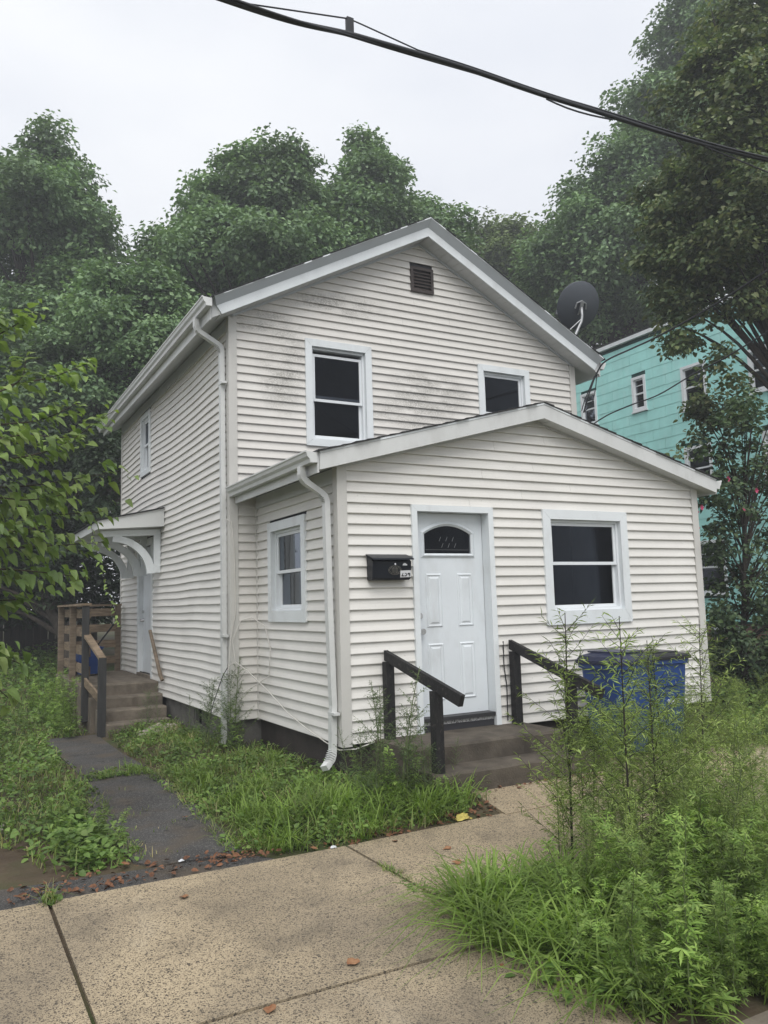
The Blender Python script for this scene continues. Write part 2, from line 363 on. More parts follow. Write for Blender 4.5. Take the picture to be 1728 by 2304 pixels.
class MB:
    """collects shapes for ONE mesh object"""

    def __init__(s): s.v = []; s.f = []

    def add(s, vs, fs):
        b = len(s.v); s.v += [tuple(map(float, p)) for p in vs]; s.f += [tuple(i + b for i in f) for f in fs]
        return s

    def box(s, x0, x1, y0, y1, z0, z1):
        return s.add([(x0, y0, z0), (x1, y0, z0), (x1, y1, z0), (x0, y1, z0), (x0, y0, z1), (x1, y0, z1), (x1, y1, z1), (x0, y1, z1)],
                     [(0, 3, 2, 1), (4, 5, 6, 7), (0, 1, 5, 4), (1, 2, 6, 5), (2, 3, 7, 6), (3, 0, 4, 7)])

    def loft(s, a, b, cap=True):
        """two rings of the same length"""
        n = len(a); fs = [(i, (i + 1) % n, n + (i + 1) % n, n + i) for i in range(n)]
        if cap: fs += [tuple(range(n - 1, -1, -1)), tuple(range(n, 2 * n))]
        return s.add(list(a) + list(b), fs)

    def rings(s, rs, cap=True):
        n = len(rs[0]); vs = [p for r in rs for p in r]; fs = []
        for k in range(len(rs) - 1):
            fs += [(k * n + i, k * n + (i + 1) % n, (k + 1) * n + (i + 1) % n, (k + 1) * n + i) for i in range(n)]
        if cap: fs += [tuple(range(n - 1, -1, -1)), tuple(range((len(rs) - 1) * n, len(rs) * n))]
        return s.add(vs, fs)

    def tube(s, pts, rad, n=8, flat=None):
        """round tube, or a rectangular one when flat=(half_a, half_b, side_direction)"""
        pts = [Vector(p) for p in pts]
        if not hasattr(rad, '__len__'): rad = [rad] * len(pts)
        rs = []; prev = None
        for i, p in enumerate(pts):
            d = (pts[min(i + 1, len(pts) - 1)] - pts[max(i - 1, 0)]).normalized()
            if flat:
                a = Vector(flat[2]); a = (a - d * a.dot(d)).normalized(); b = d.cross(a)
                k = 1.0
                rs.append([p + a * flat[0] * sx + b * flat[1] * sy for sx, sy in ((1, 1), (-1, 1), (-1, -1), (1, -1))])
            else:
                if prev is None:
                    a = d.orthogonal().normalized()
                else:
                    a = (prev - d * prev.dot(d)).normalized()
                prev = a; b = d.cross(a)
                rs.append([p + (a * math.cos(q) + b * math.sin(q)) * rad[i] for q in [2 * math.pi * j / n for j in range(n)]])
        return s.rings(rs)

    def build(s, name, m, parent=None, smooth=False):
        me = bpy.data.meshes.new(name); me.from_pydata(s.v, [], s.f); me.validate(); me.update()
        if m: me.materials.append(MATS[m])
        if smooth:
            for p in me.polygons: p.use_smooth = True
        return link(bpy.data.objects.new(name, me), parent)


def np_mesh(name, V, F, m):
    """V (n,3), F (k,3 or 4) index array: fast mesh"""
    me = bpy.data.meshes.new(name); k = F.shape[1]
    me.vertices.add(len(V)); me.vertices.foreach_set('co', V.astype(np.float32).ravel())
    me.loops.add(F.size); me.loops.foreach_set('vertex_index', F.astype(np.int32).ravel())
    me.polygons.add(len(F)); me.polygons.foreach_set('loop_start', (np.arange(len(F)) * k).astype(np.int32))
    me.update(calc_edges=True)
    me.materials.append(MATS[m])
    return me


def clone(root, loc, rz, sc=1.0, label=None, tilt=(0, 0)):
    r = root.copy(); COL.objects.link(r)
    r.location = loc; r.rotation_euler = (tilt[0], tilt[1], rz); r.scale = (sc, sc, sc) if not hasattr(sc, '__len__') else sc
    if label: r['label'] = label
    for ch in list(root.children):
        c = ch.copy(); COL.objects.link(c); c.parent = r
    return r


def text_mesh(txt, size, m, extrude=0.0005, space=1.0):
    cu = bpy.data.curves.new('txt', 'FONT'); cu.body = txt; cu.size = size; cu.extrude = extrude; cu.align_x = 'CENTER'; cu.align_y = 'CENTER'
    cu.space_character = space; cu.offset = size * 0.012
    ob = bpy.data.objects.new('txt', cu); COL.objects.link(ob)
    dg = bpy.context.evaluated_depsgraph_get(); me = bpy.data.meshes.new_from_object(ob.evaluated_get(dg))
    bpy.data.objects.remove(ob); bpy.data.curves.remove(cu)
    me.materials.clear(); me.materials.append(MATS[m])
    return me


# ------------------------------------------------------------------ ground
def sm(t): t = np.clip(t, 0, 1); return t * t * (3 - 2 * t)


def gh(x, y):
    """height of the ground"""
    x = np.asarray(x, float); y = np.asarray(y, float)
    return (-0.445 + 0.115 * sm((y + 1.55) / 0.75) * sm((x + 1.35) / 0.7)
            + 0.60 * sm((x - 5.6) / 6.0) * sm((y + 1.2) / 2.0)
            + 0.45 * sm((y - 9.0) / 8.0))


def gz(x, y): return float(gh(x, y))


def axis(lo, hi, dense, n1, n2):
    a = np.linspace(dense[0], dense[1], n1)
    l = dense[0] - (dense[0] - lo) * (np.linspace(0, 1, n2)[1:] ** 2.2); r = dense[1] + (hi - dense[1]) * (np.linspace(0, 1, n2)[1:] ** 2.2)
    return np.concatenate([l[::-1], a, r])


gx = axis(-150, 170, (-6, 9), 110, 22); gy = axis(-60, 200, (-6, 10), 120, 22)
XX, YY = np.meshgrid(gx, gy); ZZ = gh(XX, YY)
rg = np.random.default_rng(3)
near = (np.abs(XX) < 12) & (np.abs(YY) < 14)
ZZ = ZZ + np.where(near, rg.normal(0, 0.006, XX.shape), 0)
nx, ny = len(gx), len(gy)
idx = np.arange(nx * ny).reshape(ny, nx)
F = np.stack([idx[:-1, :-1], idx[:-1, 1:], idx[1:, 1:], idx[1:, :-1]], -1).reshape(-1, 4)
g = link(bpy.data.objects.new('ground', np_mesh('ground', np.stack([XX, YY, ZZ], -1).reshape(-1, 3), F, 'soil')))
tag(g, 'bare soil and weedy ground around the house', 'ground', kind='structure')


def sheet(name, poly, z, m, thick=0.10, parent=None, zf=None):
    """a flat slab with a polygonal outline"""
    top = [(x, y, zf(x, y) if zf else z) for x, y in poly]; bot = [(x, y, p[2] - thick) for (x, y), p in zip(poly, top)]
    mb = MB(); n = len(poly)
    mb.add(bot + top, [tuple(range(n - 1, -1, -1)), tuple(range(n, 2 * n))] + [(i, (i + 1) % n, n + (i + 1) % n, n + i) for i in range(n)])
    return mb.build(name, m, parent)


ZS = -0.42
bed = sheet('sidewalk', [(-9, -4.62), (14, -4.62), (14, -1.5), (-9, -1.5)], ZS - 0.022, 'soil', 0.06)
tag(bed, 'exposed aggregate concrete sidewalk along the street', 'sidewalk', kind='structure')
J = 0.011
xs = [-8.5, -6.57, -4.61, -2.655, -0.70]
for i in range(len(xs) - 1):
    a, b = xs[i] + J, xs[i + 1] - J
    sheet('slab', [(a, -3.33 + J), (b, -3.33 + J), (b, -1.46), (a, -1.46)], ZS, 'exposed_aggregate', 0.10, bed)
    sheet('slab', [(a, -4.45), (b, -4.45), (b, -3.33 - J), (a, -3.33 - J)], ZS - 0.002, 'exposed_aggregate', 0.10, bed)
sheet('slab', [(-0.70 + J, -3.33 + J), (-0.42, -3.33 + J), (-0.30, -2.72), (-0.70 + J, -2.60)], ZS, 'exposed_aggregate', 0.10, bed)
xr_ = [-0.70, 1.25, 3.2, 5.15, 7.1, 9.05, 11]
for i in range(len(xr_) - 1):
    a, b = xr_[i] + J, xr_[i + 1] - J
    sheet('slab', [(a, -2.62), (b, -2.62), (b, -1.36), (a, -1.46 if i == 0 else -1.36)], ZS, 'exposed_aggregate', 0.10, bed)
# the walk that rises from the sidewalk to the steps
wk = sheet('front_walk', [(0.72, -1.44), (4.5, -1.34), (4.5, -0.95), (2.3, -0.55), (0.72, -0.80)], 0, 'exposed_aggregate', 0.10,
           zf=lambda x, y: -0.42 + 0.12 * max(0, min(1, (y + 1.45) / 0.6)) + 0.003)
tag(wk, 'concrete walk sloping up to the front steps', 'path', kind='structure')
ap = sheet('asphalt_path', [(-2.06, -0.95), (-1.95, -1.12), (-1.36, -1.15), (-1.30, -0.5), (-1.24, 0.8), (-1.22, 2.1), (-1.30, 3.4), (-1.32, 5.2), (-2.0, 5.2), (-1.95, 3.2), (-1.92, 1.9), (-2.12, 0.6)], -0.428, 'asphalt', 0.06)
tag(ap, 'worn asphalt path beside the house', 'path', kind='structure')
ap2 = sheet('asphalt_strip', [(-9, -1.45), (-1.20, -1.45), (-1.30, -1.28), (-1.75, -1.16), (-2.3, -1.10), (-3.0, -1.02), (-9, -0.95)], -0.432, 'asphalt', 0.05)
tag(ap2, 'dark asphalt strip along the sidewalk', 'path', kind='structure')
rd = sheet('road', [(-60, -20), (80, -20), (80, -4.62), (-60, -4.62)], -0.545, 'road_asphalt', 0.05)
tag(rd, 'asphalt street', 'road', kind='structure')
kb = thing('kerb', 'low concrete kerb along the street', 'kerb'); kb['kind'] = 'structure'
for i in range(8):
    MB().box(-8.0 + i * 2.4, -8.0 + i * 2.4 + 2.38, -4.62, -4.46, -0.60, ZS - 0.006).build('kerb_stone', 'old_concrete', kb)

# ------------------------------------------------------------------ the house
E4 = 0.1016                       # siding exposure
D, DB, W, XM, XR = 2.238, 8.706, 4.846, -0.32, 5.036
MC, AC = 2.37, 2.395              # ridge lines of main house and front addition
ms_ = 0.53; as_ = 0.265           # roof slopes
mtop = lambda x: 6.415 - ms_ * abs(x - MC)
mbot = lambda x: 6.185 - ms_ * abs(x - MC)
atop = lambda x: 3.385 - as_ * abs(x - AC)
abot = lambda x: 3.215 - as_ * abs(x - AC)
house = thing('house', 'two storey cream vinyl sided house with a gabled front addition', 'house', (2.4, 2.2, -0.4))
HO = Vector((2.4, 2.2, -0.4))


def hp(o, parent=None):
    """hang a part built in world coordinates under the house"""
    o.parent = parent or house
    if parent is None: o.location = -HO
    return o


class Wall:
    def __init__(s, o, u, n): s.o, s.u, s.n = Vector(o), Vector(u), Vector(n)

    def p(s, u, z, out=0.0): return s.o + s.u * u + s.n * out + Vector((0, 0, z))


WF = Wall((0, D, 0), (1, 0, 0), (0, -1, 0))       # main front
WS = Wall((XM, 0, 0), (0, 1, 0), (-1, 0, 0))      # main left side
AFW = Wall((0, 0, 0), (1, 0, 0), (0, -1, 0))      # addition front
ASW = Wall((0, 0, 0), (0, 1, 0), (-1, 0, 0))      # addition left side


def wbox(mb, w, u0, u1, z0, z1, o0, o1):
    a = [w.p(u0, z0, o0), w.p(u1, z0, o0), w.p(u1, z1, o0), w.p(u0, z1, o0)]
    b = [w.p(u0, z0, o1), w.p(u1, z0, o1), w.p(u1, z1, o1), w.p(u0, z1, o1)]
    return mb.loft(a, b)


def board(w, u0, u1, z0, z1, m, lim=None, wave=None, seed=0):
    """one course of lap siding between u0 and u1; lim(z) -> (umin, umax) under a gable"""
    n = max(1, int((u1 - u0) / 0.35)) if wave else 1
    a0, a1, b0, b1 = u0, u1, u0, u1
    if lim:
        l0, r0 = lim(z0); l1, r1 = lim(z1)
        a0, a1 = max(u0, l0), min(u1, r0); b0, b1 = max(u0, l1), min(u1, r1)
        if a1 - a0 < 0.03: return
        if b1 < b0: b0 = b1 = (b0 + b1) / 2
    rn = random.Random(seed); tl = rn.uniform(-0.0015, 0.0015)
    rows = []
    for i in range(n + 1):
        t = i / n; ub = a0 + (a1 - a0) * t; ut = b0 + (b1 - b0) * t
        dz, dn = wave(ub, z0) if wave else (tl * (t - 0.5), 0.0)
        dz1, dn1 = wave(ut, z1) if wave else (tl * (t - 0.5), 0.0)
        rows.append([w.p(ub, z0 + dz, 0.001 + dn), w.p(ub, z0 + dz - 0.002, 0.0235 + dn), w.p(ub, z0 + dz + 0.004, 0.0245 + dn), w.p(ub, z0 + dz + 0.05, 0.0115 + dn * 0.5 + dn1 * 0.5), w.p(ut, z1 + dz1 + 0.004, 0.0025 + dn1)])
    mb = MB(); vs_ = [p for r in rows for p in r]; fs = []
    for i in range(n):
        for k in range(4): fs.append((i * 5 + k, i * 5 + k + 1, (i + 1) * 5 + k + 1, (i + 1) * 5 + k))
    fs += [(0, 1, 2, 3, 4), tuple(n * 5 + k for k in (4, 3, 2, 1, 0))]
    mb.add(vs_, fs)
    hp(mb.build('siding_board', m))


def side(w, u0, u1, z0, z1, holes, m, lim=None, wave=None, laps=()):
    k = 0; z = z0
    while z < z1 - 0.02:
        zt = min(z + E4, z1)
        segs = [(u0, u1)]
        for (h0, h1, g0, g1) in holes:
            if z < g1 - 0.035 and zt > g0 + 0.035:
                out = []
                for a, b in segs:
                    if h1 <= a or h0 >= b: out.append((a, b)); continue
                    if h0 > a: out.append((a, h0))
                    if h1 < b: out.append((h1, b))
                segs = out
        for a, b in segs:
            # a butt joint in the long runs, as the siding panels are 3.6 m long
            cut = None
            if b - a > 3.0: cut = a + (b - a) * (0.3 + 0.4 * ((k * 37 % 11) / 11.0))
            for p, q in ((a, cut), (cut, b)) if cut else ((a, b),):
                if p is None or q is None: continue
                board(w, p, q - (0.002 if q == cut else 0), z, zt, m, lim, wave, k * 7 + int(p * 10))
        z += E4; k += 1


def rect_wall(w, u0, u1, z0, zf, holes, out, m, name):
    """plain sheathing behind the siding with openings; zf(u) gives the top"""
    us = sorted({u0, u1, *[h for a in holes for h in a[:2]], *([MC] if zf(u0) != zf((u0 + u1) / 2) and u0 < MC < u1 else [])}); us = [u for u in us if u0 <= u <= u1]
    mb = MB()
    for a, b in zip(us[:-1], us[1:]):
        zs = [z0]; c = (a + b) / 2
        cuts = sorted((h[2], h[3]) for h in holes if h[0] - 1e-6 <= a and h[1] + 1e-6 >= b)
        lo = z0
        for g0, g1 in cuts:
            mb.add([w.p(a, lo, out), w.p(b, lo, out), w.p(b, g0, out), w.p(a, g0, out)], [(0, 1, 2, 3)]); lo = g1
        mb.add([w.p(a, lo, out), w.p(b, lo, out), w.p(b, zf(b), out), w.p(a, zf(a), out)], [(0, 1, 2, 3)])
    return hp(mb.build(name, m))


# openings: outer edge of the casing (u0, u1, z0, z1)
H_W1 = (0.639, 1.574, 3.236, 4.60); H_W2 = (3.27, 4.178, 3.22, 4.585); H_V = (2.216, 2.577, 5.475, 5.83)
H_DOOR = (0.772, 1.755, 0.02, 2.232); H_AW = (2.421, 3.658, 0.989, 2.237)
H_SW = (0.755, 1.816, 1.102, 2.203)
H_UW = (6.327, 7.034, 3.497, 4.543); H_SD = (6.15, 7.265, 0.20, 2.42)


def inn(h, c=0.06): return (h[0] + c, h[1] - c, h[2] + c, h[3] - c)


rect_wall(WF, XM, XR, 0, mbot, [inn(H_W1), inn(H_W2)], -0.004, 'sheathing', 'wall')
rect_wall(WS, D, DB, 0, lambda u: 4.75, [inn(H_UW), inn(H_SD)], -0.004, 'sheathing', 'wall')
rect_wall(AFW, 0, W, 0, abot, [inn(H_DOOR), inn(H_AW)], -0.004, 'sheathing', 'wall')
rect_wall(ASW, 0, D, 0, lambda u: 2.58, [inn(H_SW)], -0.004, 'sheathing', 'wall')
hp(MB().box(XR - 0.01, XR, D, DB, 0, 4.77).build('wall', 'vinyl'))
hp(MB().box(W - 0.01, W, 0, D, 0, 2.56).build('wall', 'vinyl'))
hp(MB().add([(XM, DB, 0), (XR, DB, 0), (XR, DB, mbot(XR)), (MC, DB, mbot(MC)), (XM, DB, mbot(XM))], [(0, 1, 2, 3, 4)]).build('wall', 'vinyl'))
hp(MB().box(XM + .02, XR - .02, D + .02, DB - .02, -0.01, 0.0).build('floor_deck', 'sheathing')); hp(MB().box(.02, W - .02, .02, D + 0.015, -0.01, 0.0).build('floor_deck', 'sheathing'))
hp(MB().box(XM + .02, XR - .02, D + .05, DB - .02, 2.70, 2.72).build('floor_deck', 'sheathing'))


def swave(u, z):
    dz = 0.45 * (-0.030) * math.exp(-((u - 4.2) / 1.0) ** 2) * min(1, max(0, (z - 0.8) / 2.5)) + 0.004 * math.sin(1.9 * u + 0.7 * z) + 0.003 * math.sin(4.1 * u - z)
    if u > 5.6: dz += 0.016 * math.sin((u - 5.6) * 1.7) * min(1, max(0, (z - 1) / 2.0))
    return dz, 0.008 * math.sin(1.3 * u + 1.1 * z)


side(WF, XM + 0.075, -0.02, 0.0, 26 * E4, [], 'vinyl_front')
side(WF, XM + 0.075, XR - 0.075, 25 * E4 + E4, 6.2, [H_W1, H_W2, H_V], 'vinyl_front', lim=lambda z: (MC - (6.185 - z) / ms_, MC + (6.185 - z) / ms_))
side(WS, D + 0.075, DB - 0.05, 0.0, 4.70, [H_UW, H_SD], 'vinyl', wave=swave)
side(AFW, 0.075, W - 0.075, 0.0, 3.22, [H_DOOR, H_AW], 'vinyl', lim=lambda z: (AC - (3.21 - z) / as_, AC + (3.21 - z) / as_))
side(ASW, 0.075, D - 0.03, 0.0, 2.50, [H_SW], 'vinyl')


def post(x, y, sx, sy, z0, z1, w=0.072, t=0.030):
    """outside corner post wrapped round a corner; sx, sy = outward signs"""
    mb = MB()
    pts = [(x + sx * t, y + sy * t), (x - sx * w, y + sy * t), (x - sx * w, y), (x, y), (x, y - sy * w), (x + sx * t, y - sy * w)]
    mb.loft([(a, b, z0) for a, b in pts], [(a, b, z1) for a, b in pts])
    hp(mb.build('corner_post', 'corner_trim'))


post(0, 0, -1, -1, -0.02, abot(0) - 0.01); post(W, 0, 1, -1, -0.0, abot(W) - 0.01)
post(XM, D, -1, -1, -0.02, mbot(XM) - 0.012); post(XR, D, 1, -1, 2.6, mbot(XR) - 0.012); post(XM, DB, -1, 1, -0.02, 4.72, 0.05)
hp(MB().box(-0.03, 0.0, D - 0.03, D + 0.0, -0.02, 2.55).build('corner_post', 'corner_trim'))


# foundation
def fnd(x0, x1, y0, y1, m, z1=-0.004): hp(MB().box(x0, x1, y0, y1, -1.0, z1).build('foundation', m))


fnd(0.035, W - 0.03, 0.035, 0.22, 'foundation'); fnd(0.034, 0.22, 0.22, D + 0.04, 'foundation')
fnd(W - 0.22, W - 0.031, 0.22, D, 'foundation')
fnd(XM + 0.035, 0.033, D + 0.03, D + 0.2, 'foundation_grey'); fnd(XM + 0.036, XM + 0.2, D + 0.2, 3.30, 'foundation_grey')
fnd(XM + 0.036, XM + 0.2, 3.98, DB, 'foundation_grey'); fnd(XM + 0.036, XM + 0.2, 3.30, 3.98, 'foundation_grey', -0.26)
bw = hp(MB().box(XM + 0.10, XM + 0.12, 3.32, 3.96, -0.25, -0.01).build('basement_window', 'window_glass'))
bf = MB()
for a in ((3.305, 3.335), (3.635, 3.655), (3.945, 3.975)): bf.box(XM + 0.05, XM + 0.10, a[0], a[1], -0.258, -0.006)
bf.box(XM + 0.05, XM + 0.099, 3.335, 3.945, -0.258, -0.235)
o = bf.build('frame', 'foundation_grey'); o.parent = bw


# windows
def casing(w, h, tw, out, m, sill=None):
    out += 0.008
    u0, u1, z0, z1 = h; mb = MB(); e = 0.0012; b = sill or tw
    iu0, iu1, iz0, iz1 = u0 + tw, u1 - tw, z0 + b, z1 - tw
    for q in (((u0 + e, z1), (u1 - e, z1), (iu1 - e, iz1), (iu0 + e, iz1)), ((u0 + e, z0), (iu0 + e, iz0), (iu1 - e, iz0), (u1 - e, z0)),
              ((u0, z0 + e), (u0, z1 - e), (iu0, iz1 - e), (iu0, iz0 + e)), ((u1, z0 + e), (iu1, iz0 + e), (iu1, iz1 - e), (u1, z1 - e))):
        mb.loft([w.p(a, z, -0.004) for a, z in q], [w.p(a, z, out) for a, z in q])
    return mb, (iu0, iu1, iz0, iz1)


def frame_ring(mb, w, u0, u1, z0, z1, t, o0, o1):
    wbox(mb, w, u0, u0 + t, z0, z1, o0, o1); wbox(mb, w, u1 - t, u1, z0, z1, o0, o1)
    wbox(mb, w, u0 + t, u1 - t, z0, z0 + t, o0, o1); wbox(mb, w, u0 + t, u1 - t, z1 - t, z1, o0, o1)


def window(w, h, tw=0.085, sill=None, drop=0.0, meet=0.5, rec=0.03, name='window', depth=0.075, trim='trim_white'):
    mb, (a, b, c, d) = casing(w, h, tw, 0.030, trim, sill)
    # jamb liner back into the wall
    for q in ((a - 0.004, a, c, d), (b, b + 0.004, c, d)): wbox(mb, w, q[0], q[1], q[2], q[3], -rec - depth, -0.0045)
    wbox(mb, w, a, b, d, d + 0.004, -rec - depth, -0.0045); wbox(mb, w, a, b, c - 0.004, c, -rec - depth, -0.0045)
    win = hp(mb.build(name, trim))
    f = MB(); frame_ring(f, w, a + 0.001, b - 0.001, c + 0.001, d - 0.001, 0.028, -rec - depth, -rec + 0.016)
    f.build('frame', 'sash_white', win)
    a, b, c, d = a + 0.03, b - 0.03, c + 0.03, d - 0.03
    zm = c + (d - c) * meet
    t = 0.034
    s1 = MB(); frame_ring(s1, w, a, b, zm - 0.016 - drop, d - drop, t, -rec - 0.03, -rec)
    up = s1.build('sash', 'sash_white', win)
    g1 = MB(); wbox(g1, w, a + t, b - t, zm - 0.016 - drop + t, d - drop - t, -rec - 0.018, -rec - 0.014); g1.build('pane', 'window_glass', win)
    s2 = MB(); frame_ring(s2, w, a, b, c, zm + 0.018, t, -rec - 0.066, -rec - 0.034)
    s2.build('sash', 'sash_white', win)
    g2 = MB(); wbox(g2, w, a + t, b - t, c + t, zm + 0.018 - t, -rec - 0.052, -rec - 0.048); g2.build('pane', 'window_glass', win)
    return win


tag(window(WF, H_W1, 0.09, drop=0.05, meet=0.47), 'upper left front window with its top sash slipped down')
window(WF, H_W2, 0.09)
tag(window(AFW, H_AW, 0.105, sill=0.145, meet=0.52), 'wide double hung window beside the front door')
tag(window(ASW, H_SW, 0.10, sill=0.12, meet=0.48), 'side window of the addition with a curtain behind it')
window(WS, H_UW, 0.085, rec=0.012)
# curtain behind the side window of the addition
cu = MB(); n = 46
ring = [(0.16 + 0.02 * math.sin(i * 0.95) + 0.008 * math.sin(i * 2.3), 1.02 + 0.62 * i / n) for i in range(n + 1)]
cu.add([(x, y, 1.2) for x, y in ring] + [(x, y, 2.1) for x, y in ring], [(i, i + 1, n + 2 + i, n + 1 + i) for i in range(n)])
hp(cu.build('curtain', 'curtain', smooth=True))

# gable vent
vb, (a, b, c, d) = casing(WF, H_V, 0.04, 0.032, 'brown_metal')
wbox(vb, WF, a - 0.005, b + 0.005, c - 0.005, d + 0.005, -0.02, -0.015)
vent = hp(vb.build('gable_vent', 'brown_metal'))
for i in range(6):
    z = c + (i + 0.5) * (d - c) / 6
    s = MB().loft([WF.p(a, z - 0.024, 0.028), WF.p(a, z - 0.019, 0.028), WF.p(a, z + 0.024, -0.004), WF.p(a, z + 0.019, -0.006)],
                  [WF.p(b, z - 0.024, 0.028), WF.p(b, z - 0.019, 0.028), WF.p(b, z + 0.024, -0.004), WF.p(b, z + 0.019, -0.006)])
    s.build('slat', 'brown_metal', vent)


# front door
def front_door():
    w = AFW; u0, u1, z0, z1 = H_DOOR; tw = 0.062
    mb = MB(); e = 0.001
    iu0, iu1, iz1 = u0 + tw, u1 - tw, z1 - tw
    for q in (((u0 + e, z1), (u1 - e, z1), (iu1 - e, iz1), (iu0 + e, iz1)), ((u0, z0), (u0, z1 - e), (iu0, iz1 - e), (iu0, z0)), ((u1, z0), (iu1, z0), (iu1, iz1 - e), (u1, z1 - e))):
        mb.loft([w.p(a, z, -0.004) for a, z in q], [w.p(a, z, 0.042) for a, z in q])
    wbox(mb, w, iu0 - 0.012, iu0, 0.12, iz1, -0.15, -0.005); wbox(mb, w, iu1, iu1 + 0.012, 0.12, iz1, -0.15, -0.005); wbox(mb, w, iu0, iu1, iz1, iz1 + 0.012, -0.15, -0.005)
    door = hp(mb.build('front_door', 'trim_white')); tag(door, 'white panelled front door with an arched dark glass light')
    a, b, c, d = iu0 + 0.004, iu1 - 0.005, 0.155, iz1 - 0.004
    OUT = -0.085
    lz0, lz1 = d - 0.42, d - 0.115                     # glass light
    la, lb = a + 0.13, b - 0.135
    cx = (la + lb) / 2

    def arch(z_side, z_top, x0, x1, n=16):
        return [(x0 + (x1 - x0) * i / n, z_side + (z_top - z_side) * (1 - (2 * i / n - 1) ** 2)) for i in range(n + 1)]
    sl = MB()
    wbox(sl, w, a, la, c, d, OUT - 0.04, OUT); wbox(sl, w, lb, b, c, d, OUT - 0.04, OUT); wbox(sl, w, la, lb, c, lz0, OUT - 0.04, OUT)
    top = arch(lz1 - 0.085, lz1, la, lb)
    for (x0, y0), (x1, y1) in zip(top[:-1], top[1:]):
        sl.loft([w.p(x0, y0, OUT), w.p(x1, y1, OUT), w.p(x1, d, OUT), w.p(x0, d, OUT)], [w.p(x0, y0, OUT - 0.04), w.p(x1, y1, OUT - 0.04), w.p(x1, d, OUT - 0.04), w.p(x0, d, OUT - 0.04)])
    slab = sl.build('door_leaf', 'door_white', door)
    # moulding round the light
    mo = MB(); outer = [(la - 0.035, lz0 - 0.035)] + arch(lz1 - 0.07, lz1 + 0.035, la - 0.035, lb + 0.035) + [(lb + 0.035, lz0 - 0.035)]
    inner = [(la + 0.012, lz0 + 0.012)] + arch(lz1 - 0.098, lz1 - 0.012, la + 0.012, lb - 0.012) + [(lb - 0.012, lz0 + 0.012)]
    n = len(outer)
    for i in range(n):
        j = (i + 1) % n; o1, o2, i1, i2 = outer[i], outer[j], inner[i], inner[j]
        m1 = [(p[0] * 0.45 + q[0] * 0.55, p[1] * 0.45 + q[1] * 0.55) for p, q in ((o1, i1), (o2, i2))]
        mo.add([w.p(*o1, OUT + 0.001), w.p(*o2, OUT + 0.001), w.p(*m1[1], OUT + 0.020), w.p(*m1[0], OUT + 0.020), w.p(*i1, OUT + 0.003), w.p(*i2, OUT + 0.003)], [(0, 1, 2, 3), (3, 2, 5, 4)])
    mo.build('moulding', 'door_white', door)
    gl = MB(); gp = inner
    gl.add([w.p(x, z, OUT - 0.012) for x, z in gp], [tuple(range(len(gp)))]); gl.build('pane', 'window_glass', door)
    cm = MB()
    for k in range(3):
        x = cx - 0.085 + k * 0.078
        for (dx, dz) in ((0, 0.03), (0.026, -0.035)):
            cm.tube([w.p(x + dx - 0.010, lz0 + 0.13 + dz - 0.022, OUT - 0.008), w.p(x + dx + 0.010, lz0 + 0.13 + dz + 0.022, OUT - 0.008)], 0.0017, 4)
    cm.tube([w.p(la + 0.03, lz0 + 0.05, OUT - 0.008), w.p(lb - 0.03, lz0 + 0.05, OUT - 0.008)], 0.0012, 4)
    cm.build('leading', 'galvanised', door)

    def panel(x0, x1, y0, y1):
        p = MB(); seq = ((0, 0.001), (0.010, 0.007), (0.020, -0.006), (0.034, -0.006), (0.055, 0.006))
        rs = [[w.p(x0 + s, y0 + s, OUT + o_), w.p(x1 - s, y0 + s, OUT + o_), w.p(x1 - s, y1 - s, OUT + o_), w.p(x0 + s, y1 - s, OUT + o_)] for s, o_ in ((0, .001), (.009, .0085), (.016, .0095), (.024, .0035), (.034, .003), (.052, .0115))]
        p.rings(rs, False); p.add(rs[-1], [(0, 1, 2, 3)])
        p.build('panel', 'door_white', door)
    pw = 0.185; x0a = a + 0.145; x1b = b - 0.145
    for y0, y1 in ((1.02, 1.555), (0.30, 0.86)):
        panel(x0a, x0a + pw, y0, y1); panel(x1b - pw, x1b, y0, y1)
    hw = MB(); hw.tube([w.p(a + 0.062, 0.985, OUT), w.p(a + 0.062, 0.985, OUT + 0.03), w.p(a + 0.062, 0.985, OUT + 0.035), w.p(a + 0.062, 0.985, OUT + 0.068)], [0.032, 0.016, 0.028, 0.030], 12)
    hw.tube([w.p(a + 0.062, 1.14, OUT), w.p(a + 0.062, 1.14, OUT + 0.016)], 0.029, 12)
    hw.build('handle', 'chrome', door)
    th = MB(); wbox(th, w, iu0, iu1, 0.115, 0.152, -0.15, 0.028); th.build('sill', 'dark_sill', door)
    kk = MB(); wbox(kk, w, u0 + 0.005, u1 - 0.006, 0.021, 0.113, -0.10, -0.006); kk.build('kick_board', 'white_rubble', door)


front_door()


